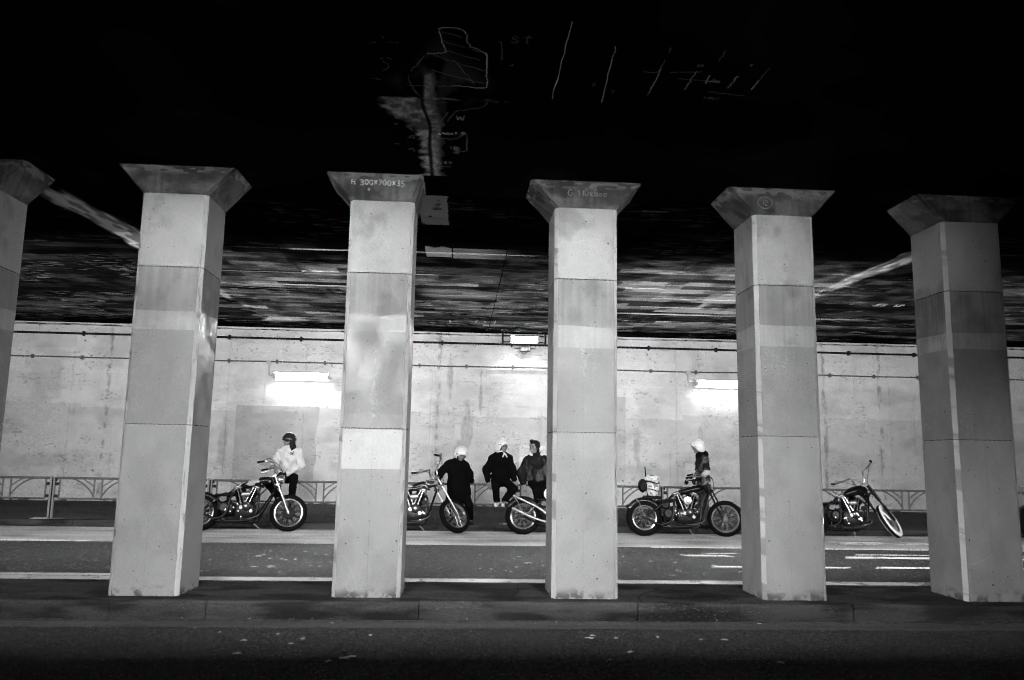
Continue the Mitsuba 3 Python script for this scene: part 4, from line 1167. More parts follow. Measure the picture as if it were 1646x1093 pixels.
    for name, ms, mat, sm in parts:
        m = cat([q.copy() for q in ms])
        m.apply_transform(X_)
        put(f'{t}__{name}', m, mat, smooth=sm, kind='stuff' if name.endswith(('spokes', 'tread')) else None)
    return t


TEAR = [(.62, 0, .79, .02, .015), (.70, 0, .81, .08, .045), (.86, 0, .855, .125, .075), (1.04, 0, .90, .12, .085), (1.17, 0, .93, .08, .065), (1.22, 0, .94, .03, .03)]
motorcycle('black motorcycle with pale-marked shiny tank and chrome fork, first from the left', -4.785, rake=24.5, steer=8, tank='m_marked_tank', tank_st=TEAR, drum_f=.115, fork_mat='m_chrome', bar='buck', bar_rise=.15, bar_back=.30, bar_w=.36, air='oval', exhaust='short', fender=(40, 175))
motorcycle('motorcycle with flames on its tank, front wheel turned, beside the long-coated man', -1.69, rake=31, steer=42, tank='m_flame', tank_st=TEAR, bar='zbar', bar_rise=.24, bar_back=.34, bar_w=.38, air='oval', exhaust='short', drum_f=.085, headlight=False)
motorcycle('motorcycle with two upswept chrome exhaust pipes, its front half hidden by a column', 1.175, y=15.12, wb=1.42, rake=27, steer=20, exhaust='upswept', plate=True, sissy=False, fender=(35, 150))
motorcycle('black motorcycle with knobbly rear tyre and luggage strapped behind its seat', 3.49, y=15.12, wb=1.575, rake=28, steer=-20, Rr=.335, tr=.125, knob=True, fork='springer', fork_mat='m_black_satin', bar='buck', bar_rise=.08, bar_back=.36, bar_w=.37, air='round', exhaust='short', lean=7, fender=(40, 150),
           tank_st=[(.70, 0, .80, .02, .015), (.75, 0, .82, .07, .045), (.88, 0, .855, .10, .07), (1.02, 0, .885, .095, .075), (1.14, 0, .91, .06, .05), (1.18, 0, .915, .02, .02)], headlight=False)
motorcycle('black motorcycle with a whitewall front tyre turned sharply to the left', 6.76, y=15.12, wb=1.60, rake=34, steer=47, whitewall=True, bar='zbar', bar_rise=.23, bar_back=.30, bar_w=.43, air='oval', exhaust='short', Rf=.345, tf=.10, lean=11, fork_mat='m_black_satin',
           tank_st=[(.66, 0, .80, .02, .015), (.72, 0, .83, .10, .06), (.86, 0, .875, .15, .095), (1.02, 0, .91, .14, .10), (1.14, 0, .92, .09, .07), (1.19, 0, .925, .03, .03)], headlight=False)
motorcycle('dark motorcycle cut off by the right edge of the frame', 11.25, y=15.1, rake=28, steer=0, sissy=True, exhaust='low')

# luggage on the fourth motorcycle
bx, by = 3.60, 15.17
t = thing('duffel_bag', 'pale crumpled canvas bag strapped behind the seat of the loaded motorcycle', 'bag')
b = trimesh.creation.icosphere(4)
v = b.vertices * [.125, .17, .20]
v = v * (1 + .22 * (meshkit.fbm(b.vertices * 2.4 + 5, 4) - .5)[:, None] + .10 * (meshkit.noise(b.vertices * [9, 9, 5] + 2) - .5)[:, None])
put(f'{t}__body', M(v + [bx + .06, by + .02, .90], b.faces), 'm_canvas', smooth=True)
v2 = trimesh.creation.icosphere(3).vertices
v2 = v2 * [.14, .16, .075] * (1 + .3 * (meshkit.fbm(v2 * 3, 3) - .5))[:, None]
put(f'{t}__rolled_top', M(v2 + [bx + .05, by, 1.07], trimesh.creation.icosphere(3).faces), 'm_canvas', smooth=True)
for zc in (.86, 1.0):
    a = np.linspace(0, 2 * math.pi, 30)
    put(f'{t}__strap', tube(np.stack([bx + .06 + .131 * np.cos(a), by + .02 + .178 * np.sin(a), zc + .02 * np.sin(a * 2)], 1), .008, 6, False), 'm_rubber', smooth=True)
put(f'{t}__lower_pack', box(bx - .10, bx + .20, by - .14, by + .18, .685, .745, .02), 'm_leather')
t = thing('round_case', 'black round case hung behind the pale bag on the loaded motorcycle', 'case')
put(f'{t}__shell', lathe([(0, -.07), (.09, -.07), (.125, -.045), (.135, 0), (.125, .045), (.09, .07), (0, .07)], 28, 'y', (0, 0, 0)).apply_scale([.62, 1.2, .95]).apply_translation((bx - .13, by + .02, .935)), 'm_leather', smooth=40)
t = thing('pole', 'thin dark upright pole behind the pale bag on the loaded motorcycle', 'pole')
put(f'{t}__rod', tube([(bx - .035, by - .02, .72), (bx - .085, by, 1.30)], [.014, .011], 8), 'm_black_satin')

# ---------------------------------------------------------------- people
def nets(F, org, h):
    """surface of F < 0 on a grid (naive surface nets)"""
    S = F < 0
    c = np.zeros(tuple(np.array(F.shape) - 1), np.int8)
    sl = lambda d, n: slice(d, n - 1 + d)
    X, Y, Z = F.shape
    for dx in (0, 1):
        for dy in (0, 1):
            for dz in (0, 1):
                c += S[sl(dx, X), sl(dy, Y), sl(dz, Z)]
    act = np.argwhere((c > 0) & (c < 8))
    idx = -np.ones(c.shape, int)
    idx[tuple(act.T)] = np.arange(len(act))
    acc, cnt = np.zeros((len(act), 3)), np.zeros((len(act), 1))
    for ax in range(3):
        e = np.eye(3, dtype=int)[ax]
        o1, o2 = np.eye(3, dtype=int)[(ax + 1) % 3], np.eye(3, dtype=int)[(ax + 2) % 3]
        for a in (0, 1):
            for b in (0, 1):
                p = act + a * o1 + b * o2
                f0, f1 = F[tuple(p.T)], F[tuple((p + e).T)]
                k = (f0 < 0) != (f1 < 0)
                t = np.where(k, f0 / np.where(f0 == f1, 1, f0 - f1), 0)
                acc += np.where(k[:, None], a * o1 + b * o2 + t[:, None] * e, 0)
                cnt += k[:, None]
    v = org + h * (act + acc / np.maximum(cnt, 1))
    fs = []
    for ax in range(3):
        e = np.eye(3, dtype=int)[ax]
        o1, o2 = np.eye(3, dtype=int)[(ax + 1) % 3], np.eye(3, dtype=int)[(ax + 2) % 3]
        n = np.array(F.shape) - e
        A, B = S[:n[0], :n[1], :n[2]], S[e[0]:, e[1]:, e[2]:]
        p = np.argwhere(A != B)
        p = p[(p[:, (ax + 1) % 3] > 0) & (p[:, (ax + 2) % 3] > 0) & (p[:, (ax + 1) % 3] < F.shape[(ax + 1) % 3] - 1) & (p[:, (ax + 2) % 3] < F.shape[(ax + 2) % 3] - 1)]
        q = [idx[tuple((p - d).T)] for d in (o1 * 0, o1, o1 + o2, o2)]
        flip = S[tuple(p.T)]
        quad_ = np.where(flip[:, None], np.stack(q, 1), np.stack(q[::-1], 1))
        fs.append(quad_[(quad_ >= 0).all(1)])
    f = np.vstack(fs)
    return M(v, np.vstack([f[:, [0, 1, 2]], f[:, [0, 2, 3]]]))


class Clay:
    """blends capsules and ellipsoids into one continuous surface"""

    def __init__(self, h):
        self.h, self.ops = h, []

    def cap(self, a, b, ra, rb=None, k=.02, sub=False):
        self.ops.append(('c', np.asarray(a, float), np.asarray(b, float), ra, ra if rb is None else rb, k, sub))
        return self

    def ell(self, c, r, k=.02, sub=False, R=None):
        self.ops.append(('e', np.asarray(c, float), np.asarray(r, float), R, 0, k, sub))
        return self

    def chain(self, pts, rs, k=.02):
        for a, b, ra, rb in zip(pts[:-1], pts[1:], rs[:-1], rs[1:]):
            self.cap(a, b, ra, rb, k)
        return self

    def mesh(self, clip=None):
        lo, hi = [], []
        for o in self.ops:
            if not o[6]:
                if o[0] == 'c':
                    m = max(o[3], o[4])
                    lo.append(np.minimum(o[1], o[2]) - m)
                    hi.append(np.maximum(o[1], o[2]) + m)
                else:
                    m = max(o[2])
                    lo.append(o[1] - m)
                    hi.append(o[1] + m)
        lo, hi = np.min(lo, 0) - 3 * self.h, np.max(hi, 0) + 3 * self.h
        n = np.ceil((hi - lo) / self.h).astype(int) + 1
        F = np.full(n, 1.0, np.float32)
        ax = [lo[i] + self.h * np.arange(n[i]) for i in range(3)]
        for kind, p, q, s, t, k, sub in self.ops:
            m = (max(s, t) if kind == 'c' else max(q)) + k + 2 * self.h
            a, b = (np.minimum(p, q), np.maximum(p, q)) if kind == 'c' else (p, p)
            i0 = np.clip(((a - m - lo) / self.h).astype(int), 0, n - 1)
            i1 = np.clip(((b + m - lo) / self.h).astype(int) + 2, 1, n)
            sl = tuple(slice(u, w) for u, w in zip(i0, i1))
            x, y, z = np.meshgrid(*[ax[j][sl[j]] for j in range(3)], indexing='ij')
            if kind == 'c':
                d = q - p
                L = d @ d + 1e-12
                u = np.clip(((x - p[0]) * d[0] + (y - p[1]) * d[1] + (z - p[2]) * d[2]) / L, 0, 1)
                D = np.sqrt((x - p[0] - u * d[0]) ** 2 + (y - p[1] - u * d[1]) ** 2 + (z - p[2] - u * d[2]) ** 2) - (s + (t - s) * u)
            else:
                P_ = np.stack([x - p[0], y - p[1], z - p[2]], -1)
                if s is not None:
                    P_ = P_ @ s                       # columns of s: the ellipsoid's axes
                k0 = np.linalg.norm(P_ / q, axis=-1)
                k1 = np.linalg.norm(P_ / q ** 2, axis=-1)
                D = k0 * (k0 - 1) / np.maximum(k1, 1e-9)
            G_ = F[sl]
            if sub:
                hh = np.clip(.5 - .5 * (G_ + D) / k, 0, 1)
                F[sl] = G_ * (1 - hh) - D * hh + k * hh * (1 - hh)
            else:
                hh = np.clip(.5 + .5 * (D - G_) / k, 0, 1)
                F[sl] = D * hh * 0 + (D * (1 - hh) + G_ * hh) - k * hh * (1 - hh)
        if clip is not None:
            x, y, z = np.meshgrid(*ax, indexing='ij', sparse=True)
            F = np.maximum(F, clip(x, y, z).astype(np.float32))
        return nets(F, lo, self.h)


def frame_of(fwd, up):
    f = np.asarray(fwd, float) / np.linalg.norm(fwd)
    u = np.asarray(up, float) - f * (np.asarray(up, float) @ f)
    u /= np.linalg.norm(u)
    return np.stack([f, np.cross(u, f), u], 1)       # columns: forward, left, up


def ruffle(m, amp, freq, seed):
    v = np.array(m.vertices)
    n = np.array(m.vertex_normals)
    a = meshkit.fbm(v * np.asarray(freq) + seed, 3, seed) - .5
    m.vertices = v + n * (amp * 2 * a)[:, None]
    return m


for nm, c_, r_2, sp_ in (('skin', .20, .5, .3), ('cloth_black', .004, .9, .03), ('cloth_dark', .022, .85, .1), ('cloth_white', .56, .9, .1), ('helmet_white', .80, .18, .5), ('helmet_dark', .02, .15, .5), ('hair', .006, .5, .15), ('denim', .10, .9, .1), ('glove', .006, .6, .15), ('shoe_white', .7, .7, .2), ('shoe_dark', .01, .5, .2), ('eye', .02, .3, .5), ('scarf', .65, .9, .1)):
    scene['m_' + nm] = pbr(c_, r_2, specular=sp_)


def jacket_fn(p, n, uv):
    g = fbm(p.x * 9, p.z * 4, p.y * 9, octaves=3)
    return G(0.005 + 0.07 * smoothstep(0.52, 0.75, g))


def shirt_fn(p, n, uv):
    g = fbm(p.x * 12, p.z * 9, p.y * 12, octaves=3)
    return G(0.012 + 0.12 * smoothstep(0.42, 0.7, g))


scene['m_jacket'] = pbr(proc(jacket_fn), 0.7, specular=0.2)
scene['m_shirt'] = pbr(proc(shirt_fn), 0.85, specular=0.1)


def hand(cl, wrist, d, palm_n, curl=.6, side=1, s=1.0):
    """palm, four bent fingers and a thumb added to the clay; d: wrist to knuckles, palm_n: out of the palm"""
    d = np.asarray(d, float) / np.linalg.norm(d)
    pn = np.asarray(palm_n, float) - d * (np.asarray(palm_n, float) @ d)
    pn /= np.linalg.norm(pn)
    w = np.cross(d, pn) * side
    W = np.asarray(wrist, float)
    for q in (-.028, -.010, .009, .026):
        cl.cap(W + w * q * .7 * s, W + d * .085 * s + w * q * s, .014 * s, .0125 * s, .012)
    for q, L in ((-.030, .062), (-.010, .078), (.010, .084), (.029, .074)):
        a = W + d * .088 * s + w * q * s
        th = curl * .5
        seg = []
        p = a
        for fr, dt in ((.45, curl * .5), (.32, curl * .7), (.23, curl * .5)):
            dd = d * math.cos(th) + pn * math.sin(th)
            p2 = p + dd * L * fr * s
            cl.cap(p, p2, .0092 * s, .0086 * s, .004)
            p = p2
            th += dt
    t0 = W + d * .025 * s + w * .026 * s
    t1 = t0 + (d * .6 + w * .7 + pn * .25) * .045 * s
    cl.cap(t0, t1, .014 * s, .011 * s, .01)
    cl.cap(t1, t1 + (d * .85 + w * .15 + pn * .4) * .036 * s, .0105 * s, .009 * s, .004)


def person(label, J, look, hair=None, helmet=None, helmet_mat='m_helmet_white', top='m_cloth_black', top_long=True, trousers='m_cloth_black', shoe='m_shoe_dark', bulk=1.0, coat_hem=None,
           smile=False, extra=None, sleeves=True, hands=('relaxed', 'relaxed'), gloves=False, loose=1.0, seed=1, group=None, visor=False):
    """J: joints in metres (pelvis, chest, neck, head; then l/r shoulder, elbow, wrist, hip, knee, ankle, toe); look: where the face points"""
    t = thing('person', label, 'person', group)
    J = {k: np.asarray(v, float) for k, v in J.items()}
    hd, nk = J['head'], J['neck']
    B = frame_of(look, hd - nk + np.array([0, 0, .15]))
    f, l, u = B.T
    c = Clay(.0065)
    pel, ch = J['pelvis'], J['chest']
    mid = (pel + ch) / 2
    sv = J['ls'] - J['rs']
    sv = sv / np.linalg.norm(sv)
    tb = np.stack([np.cross([0, 0, 1.0], sv), sv, [0, 0, 1.0]], 1)
    c.ell(pel, [.115, .165, .115], .04, R=tb).ell(mid, [.105, .145, .16], .05, R=tb).ell(ch, [.115, .165, .165], .05, R=tb)
    c.cap(J['ls'] * .8 + ch * .2 + [0, 0, .02], J['rs'] * .8 + ch * .2 + [0, 0, .02], .065, .065, .05)
    c.cap(nk - u * .03, hd - u * .07, .056, .052, .03)
    # head: skull, jaw, brow, nose, lips, chin, ears
    h_ = hd
    c.ell(h_ + u * .018 - f * .012, [.096, .076, .105], .02, R=B).ell(h_ - u * .055 + f * .025, [.066, .056, .062], .03, R=B).ell(h_ - u * .098 + f * .062, [.022, .026, .018], .02, R=B)
    c.cap(h_ + f * .083 + u * .012, h_ + f * .106 - u * .022, .009, .0145, .010)
    for s in (-1, 1):
        c.ell(h_ + f * .090 + l * s * .031 + u * .010, [.018, .017, .012], .012, True, B)
        c.cap(h_ + f * .086 + l * s * .046 + u * .026, h_ + f * .090 + l * s * .016 + u * .028, .009, .009, .012)
        c.ell(h_ + f * .060 + l * s * .048 - u * .030, [.026, .020, .020], .02, R=B)
        c.ell(h_ - f * .004 + l * s * .079 - u * .004, [.020, .009, .032], .008, R=B)
    c.cap(h_ + f * .087 - u * .058 + l * .018, h_ + f * .087 - u * .058 - l * .018, .008, .008, .008)
    c.cap(h_ + f * .094 - u * .0595 + l * .016, h_ + f * .094 - u * .0595 - l * .016, .0032, .0032, .002, True)
    for a, q, g in (('l', 1, 0), ('r', -1, 1)):
        c.chain([J[a + 's'], J[a + 'e'], J[a + 'w']], [.050, .041, .028], .03)
        dirw = J[a + 'w'] - J[a + 'e']
        hdir = J.get(a + 'hd', dirw)
        pn = J.get(a + 'pn', np.array([0, 0, -1.0]))
        hand(c, J[a + 'w'] + hdir / np.linalg.norm(hdir) * .02, hdir, pn, {'grip': 1.5, 'relaxed': .55, 'flat': .2, 'clasp': 1.1}[hands[g]], q)
        c.chain([J[a + 'h'], J[a + 'k'], J[a + 'a']], [.082, .056, .040], .04)
        c.chain([J[a + 'a'] + [0, 0, -.03], J[a + 't']], [.038, .03], .02)
    put(f'{t}__body', c.mesh(), 'm_skin', smooth=True)
    for s in (-1, 1):
        e = trimesh.creation.icosphere(2, .0115)
        put(f'{t}__eye', e.apply_translation(h_ + f * .083 + l * s * .031 + u * .009), 'm_eye', smooth=True)
    # top: over torso and arms
    b = bulk
    c = Clay(.010)
    c.ell(pel + [0, 0, .05], [.135 * b, .185 * b, .13], .06, R=tb).ell(mid, [.130 * b, .172 * b, .18], .06, R=tb).ell(ch, [.135 * b, .188 * b, .175], .06, R=tb)
    c.cap(J['ls'] * .8 + ch * .2 + [0, 0, .0], J['rs'] * .8 + ch * .2 + [0, 0, .0], .066 * b, .066 * b, .06)
    for a in 'lr':
        c.cap(nk - u * .035, J[a + 's'] - [0, 0, .015], .062, .058 * b, .06)
    c.cap(nk - u * .06, nk + u * .005, .085, .070, .04)
    for a in 'lr':
        e_ = J[a + 'e']
        w_ = J[a + 'e'] + (J[a + 'w'] - J[a + 'e']) * .95
        if sleeves:
            c.chain([J[a + 's'] - [0, 0, .02], e_, w_], [.064 * b, .064 * b * loose, .047 * b * loose], .04)
            c.cap(w_ - (w_ - e_) * .06, w_, .046 * b, .044, .01)
        else:
            c.cap(J[a + 's'], J[a + 's'] + (e_ - J[a + 's']) * .75, .072, .070, .04)
    if coat_hem is not None:
        hz = coat_hem
        c.cap(pel + [0, 0, .02], np.array([pel[0] + hz[0], pel[1] + hz[1], hz[2]]), .19 * b, .21 * b, .06)
    m = ruffle(c.mesh(), .016 if top != 'm_cloth_white' else .040, (16, 16, 8) if top != 'm_cloth_white' else (12, 12, 7), seed)
    put(f'{t}__top', m, top, smooth=True)
    # trousers
    c = Clay(.010)
    c.ell(pel - [0, 0, .02], [.13, .178, .125], .05, R=tb)
    for a in 'lr':
        c.chain([J[a + 'h'], J[a + 'k'], J[a + 'a'] + [0, 0, .02]], [.097, .073, .066], .04)
    put(f'{t}__trousers', ruffle(c.mesh(), .012, (14, 14, 9), seed + 3), trousers, smooth=True)
    for a in 'lr':
        c = Clay(.007)
        d = J[a + 't'] - J[a + 'a']
        d[2] = 0 if abs(d[2]) < .1 else d[2]
        c.cap(J[a + 'a'] + [0, 0, .0], J[a + 'a'] + [0, 0, -.035], .047, .050, .02).cap(J[a + 'a'] + [0, 0, -.045] - d / np.linalg.norm(d) * .035, J[a + 't'] + [0, 0, -.010], .045, .040, .02)
        put(f'{t}__shoe', c.mesh(), shoe, smooth=True)
    if gloves:
        for a, q, g in (('l', 1, 0), ('r', -1, 1)):
            c = Clay(.0055)
            hdir = J.get(a + 'hd', J[a + 'w'] - J[a + 'e'])
            hand(c, J[a + 'w'] + hdir / np.linalg.norm(hdir) * .02, hdir, J.get(a + 'pn', np.array([0, 0, -1.0])), {'grip': 1.5, 'relaxed': .55, 'flat': .2, 'clasp': 1.1}[hands[g]], q, 1.18)
            c.cap(J[a + 'w'] - (J[a + 'w'] - J[a + 'e']) * .12, J[a + 'w'], .038, .036, .01)
            put(f'{t}__glove', c.mesh(), 'm_glove', smooth=True)
    if helmet:
        C0 = h_ + u * .022 - f * .006
        c = Clay(.006)
        c.ell(C0, [.138, .126, .136], .01, R=B)
        if helmet == 'open':
            c.ell(C0 - f * .025 - u * .055, [.108, .122, .105], .03, R=B)
            c.ell(C0 + f * .135 - u * .080, [.125, .106, .095], .012, True, B)
            c.ell(C0 - u * .15 + f * .03, [.12, .095, .085], .012, True, B)
        else:
            c.ell(C0 - u * .135, [.25, .25, .115], .006, True, B)
            c.ell(C0 + f * .15 - u * .055, [.095, .16, .05], .012, True, B)
        m = c.mesh()
        put(f'{t}__helmet', m, helmet_mat, smooth=True)
        c = Clay(.007)
        c.ell(C0, [.126, .115, .124], .01, R=B).ell(C0 - f * .02 - u * .055, [.100, .112, .098], .03, R=B)
        c.ell(C0 + f * .115 - u * .060, [.085, .078, .105], .02, True, B).ell(C0 - u * .20 + f * .02, [.14, .14, .075], .012, True, B)
        if helmet == 'open':
            put(f'{t}__helmet__lining', c.mesh(), 'm_cloth_black', smooth=True)
        rim = []
        a = np.linspace(-1.25, 1.25, 20)
        put(f'{t}__helmet__trim', tube(np.stack([C0 + f * .128 * math.cos(q) + l * .127 * math.sin(q) + u * (.004 + .010 * math.cos(q)) for q in a]), .0055, 6), 'm_rubber', smooth=True)
        for s in (-1, 1):
            put(f'{t}__helmet__stud', trimesh.creation.icosphere(2, .008).apply_translation(C0 + l * s * .121 - u * .03 + f * .03), 'm_chrome', smooth=True)
            put(f'{t}__helmet__chin_strap', tube([C0 + l * s * .104 - u * .07 + f * .02, h_ - u * .105 + f * .045 + l * s * .022], .007, 6), 'm_rubber', smooth=True)
        if visor:
            put(f'{t}__goggles', tube(np.stack([h_ + f * (.100 * math.cos(q) + .004) + l * .088 * math.sin(q) + u * .010 for q in np.linspace(-1.1, 1.1, 16)]), .018, 8), 'm_glass', smooth=True)
    if hair:
        c = Clay(.008)
        if hair == 'long':
            for k in range(9):
                a = -2.3 + k * .575
                p0 = h_ - f * .03 + l * .075 * math.sin(a) - f * .05 * abs(math.cos(a)) - u * .03
                c.chain([p0, p0 - u * .10 - f * .01, p0 - u * .20 + f * .02 + l * .01 * math.sin(5 * k)], [.040, .046, .026], .02)
        elif hair == 'nape':
            c.ell(h_ - f * .055 - u * .045, [.06, .075, .075], .02, R=B)
        else:
            c.ell(h_ + u * .035 - f * .030, [.100, .092, .105], .02, R=B)
            c.ell(h_ + f * .085 - u * .035, [.085, .066, .088], .02, True, B)
            r = np.random.default_rng(seed)
            for k in range(26):
                a, e = r.uniform(-2.6, 2.6), r.uniform(.1, 1.2)
                p0 = h_ + u * .035 - f * .03 + (f * math.cos(a) * math.cos(e) * .085 + l * math.sin(a) * math.cos(e) * .085 + u * math.sin(e) * .095)
                c.cap(p0, p0 + (p0 - h_) * .12 + f * .012 + u * r.uniform(-.01, .015), .016, .009, .015)
            c.chain([h_ + f * .05 + u * .100, h_ + f * .085 + u * .118, h_ + f * .11 + u * .10], [.038, .034, .014], .02)
            for s in (-1, 1):
                c.chain([h_ + l * s * .080 + u * .03, h_ + l * s * .085 - u * .05 - f * .01, h_ + l * s * .07 - u * .10 - f * .03], [.026, .024, .012], .02)
        put(f'{t}__hair', ruffle(c.mesh(), .010, (40, 40, 25), seed), 'm_hair', smooth=True)
    put(f'{t}__mouth', tube([h_ + f * .0955 - u * .0595 + l * (.017 + .006 * smile), h_ + f * .099 - u * (.0615 + .004 * smile), h_ + f * .0955 - u * .0595 - l * (.017 + .006 * smile)], .0036 + .003 * smile, 6), 'm_cloth_white' if smile else 'm_eye', smooth=True)
    for s in (-1, 1):
        put(f'{t}__eyebrow', tube([h_ + f * .093 + l * s * .017 + u * .033, h_ + f * .090 + l * s * .035 + u * .037, h_ + f * .078 + l * s * .052 + u * .031], .0045, 6), 'm_hair', smooth=True)
    return t


YR = 15.9
# 1 the rider in the pale sweater, sitting on the rail, hands between the knees
p1 = person('rider in pale sweater and dark half helmet sitting on the railing, head turned aside', dict(
    pelvis=(-3.395, YR + .04, .985), chest=(-3.38, YR - .03, 1.37), neck=(-3.385, YR - .03, 1.555), head=(-3.40, YR - .05, 1.675),
    ls=(-3.195, YR - .03, 1.485), rs=(-3.575, YR - .03, 1.485), le=(-3.12, YR - .12, 1.20), re=(-3.64, YR - .12, 1.20), lw=(-3.36, YR - .33, 1.045), rw=(-3.47, YR - .33, 1.055),
    lhd=(-.6, -.5, -.25), rhd=(.6, -.5, -.35), lpn=(0, .3, -1), rpn=(0, .3, -1),
    lh=(-3.29, YR, .965), rh=(-3.49, YR, .965), lk=(-3.20, YR - .40, .93), rk=(-3.69, YR - .33, .86), la=(-3.245, YR - .26, .55), ra=(-3.52, YR - .22, .60), lt=(-3.25, YR - .42, .47), rt=(-3.45, YR - .36, .55)),
    look=(-.93, -.38, -.05), helmet='half', helmet_mat='m_helmet_dark', hair='long', top='m_cloth_white', trousers='m_cloth_black', loose=1.12, hands=('clasp', 'clasp'), gloves=True, seed=4, visor=True)
put(f'{p1}__top__chest_print', chalk('AF', (-3.335, YR - .178, 1.405), (1, 0, 0), (0, 0, 1), (0, -1, 0), .055, .014, 2), 'm_hair')

# 2 the man in the long dark coat, leaning on the rail, head bowed
person('man in long black coat and white helmet, head bowed, hand on the rail', dict(
    pelvis=(-.06, YR - .17, .84), chest=(-.10, YR - .24, 1.20), neck=(-.055, YR - .29, 1.385), head=(-.02, YR - .355, 1.475),
    ls=(.075, YR - .24, 1.26), rs=(-.28, YR - .25, 1.275), le=(.145, YR - .16, 1.09), re=(-.43, YR - .38, 1.09), lw=(.20, YR - .03, .955), rw=(-.455, YR - .58, .965),
    lhd=(.35, .1, -.2), rhd=(-.1, -.6, -.05), lpn=(0, .2, -1), rpn=(0, .2, -1),
    lh=(.03, YR - .18, .82), rh=(-.16, YR - .18, .82), lk=(.16, YR - .33, .50), rk=(-.25, YR - .32, .48), la=(.19, YR - .12, .21), ra=(-.24, YR - .10, .21), lt=(.22, YR - .26, .165), rt=(-.28, YR - .24, .165)),
    look=(.22, -.80, -.42), helmet='open', top='m_cloth_black', bulk=1.12, loose=1.15, coat_hem=(.02, -.03, .74), trousers='m_cloth_black', hands=('flat', 'grip'), seed=6)

# 3 the man in the white helmet sitting on the rail, looking to his friend
person('man in black with a white open helmet and pale neckerchief, sitting on the railing', dict(
    pelvis=(.78, YR + .03, .985), chest=(.765, YR - .03, 1.36), neck=(.765, YR - .03, 1.535), head=(.79, YR - .05, 1.645),
    ls=(.935, YR - .03, 1.42), rs=(.60, YR - .03, 1.415), le=(1.01, YR - .02, 1.19), re=(.49, YR - .02, 1.17), lw=(1.045, YR - .04, .985), rw=(.525, YR - .02, .955),
    lhd=(.1, -.2, -.4), rhd=(.15, -.15, -.35), lpn=(-.2, 1, 0), rpn=(.2, 1, 0),
    lh=(.86, YR - .02, .96), rh=(.68, YR - .02, .96), lk=(1.02, YR - .34, .82), rk=(.665, YR - .36, .88), la=(.86, YR - .20, .585), ra=(.70, YR - .17, .575), lt=(.82, YR - .32, .515), rt=(.68, YR - .30, .515)),
    look=(.62, -.78, -.02), helmet='open', top='m_cloth_black', bulk=1.06, loose=1.1, trousers='m_cloth_black', shoe='m_shoe_white', hands=('relaxed', 'flat'), seed=8)
nk = np.array((.765, YR - .11, 1.525))
a = np.linspace(0, 2 * math.pi, 24)
put('person_002__neckerchief', tube(np.stack([nk[0] + .074 * np.cos(a), nk[1] + .075 + .070 * np.sin(a), nk[2] + .01 + .012 * np.sin(3 * a)], 1), .022, 8, False), 'm_scarf', smooth=True)
for s in (-1, 1):
    put('person_002__neckerchief__tail', tube([nk + [.06, -.005, -.01], nk + [.08 + s * .02, -.035, -.045], nk + [.08 + s * .045, -.045, -.10]], [.014, .018, .010], 8), 'm_scarf', smooth=True)

# 4 the bareheaded man in the big jacket
person('bareheaded dark-haired man in a loose dark jacket, smiling towards his friend', dict(
    pelvis=(1.50, YR + .02, .985), chest=(1.49, YR - .05, 1.33), neck=(1.465, YR - .06, 1.505), head=(1.435, YR - .09, 1.635),
    ls=(1.68, YR - .05, 1.38), rs=(1.30, YR - .05, 1.38), le=(1.80, YR - .03, 1.15), re=(1.19, YR - .04, 1.13), lw=(1.76, YR - .06, .94), rw=(1.225, YR - .05, .935),
    lhd=(-.1, -.2, -.4), rhd=(.1, -.2, -.4), lpn=(-.2, 1, 0), rpn=(.2, 1, 0),
    lh=(1.59, YR - .03, .93), rh=(1.42, YR - .03, .93), lk=(1.60, YR - .30, .80), rk=(1.47, YR - .30, .80), la=(1.60, YR - .20, .42), ra=(1.50, YR - .20, .42), lt=(1.60, YR - .34, .36), rt=(1.48, YR - .34, .36)),
    look=(-.72, -.68, -.03), hair='short', top='m_jacket', bulk=1.24, loose=1.2, trousers='m_cloth_black', smile=True, seed=11)
for s in (-1, 1):
    put('person_003__hood', tube(smooth_path([(1.475 + s * .06, YR - .13, 1.455), (1.475 + s * .115, YR - .09, 1.50), (1.475 + s * .12, YR + .02, 1.535), (1.475 + s * .05, YR + .08, 1.545)], 5), [*np.linspace(.02, .042, 8), *np.linspace(.042, .03, 8)], 10), 'm_scarf', smooth=True)

# 5 the rider beside the loaded motorcycle, seen from the side
y5 = 15.70
person('rider standing in profile, white helmet, dark shirt, pale sleeve, hand on the handlebar', dict(
    pelvis=(4.815, y5, .985), chest=(4.80, y5, 1.36), neck=(4.765, y5, 1.545), head=(4.715, y5 - .01, 1.695),
    ls=(4.81, y5 - .17, 1.45), rs=(4.81, y5 + .17, 1.45), le=(4.80, y5 - .30, 1.20), re=(4.76, y5 + .16, 1.20), lw=(4.60, y5 - .47, 1.075), rw=(4.58, y5 + .02, 1.05),
    lhd=(-.6, -.25, -.15), rhd=(-.6, -.3, -.1), lpn=(0, .2, -1), rpn=(0, -.2, -1),
    lh=(4.82, y5 - .085, .94), rh=(4.82, y5 + .085, .94), lk=(4.80, y5 - .10, .55), rk=(4.86, y5 + .11, .55), la=(4.845, y5 - .09, .20), ra=(4.90, y5 + .13, .20), lt=(4.71, y5 - .11, .162), rt=(4.77, y5 + .13, .162)),
    look=(-.985, -.10, -.16), helmet='open', hair='nape', top='m_shirt', bulk=.95, sleeves=False, trousers='m_denim', hands=('grip', 'grip'), gloves=True, seed=14)
c = Clay(.008)
c.chain([(4.81, y5 - .19, 1.34), (4.80, y5 - .30, 1.20), (4.70, y5 - .38, 1.14)], [.062, .056, .050], .03)
put('person_004__undershirt_sleeve', ruffle(c.mesh(), .008, (30, 30, 20), 3), 'm_cloth_white', smooth=True)
c = Clay(.008)
c.cap((4.735, y5 - .02, 1.53), (4.845, y5, 1.545), .075, .085, .03)
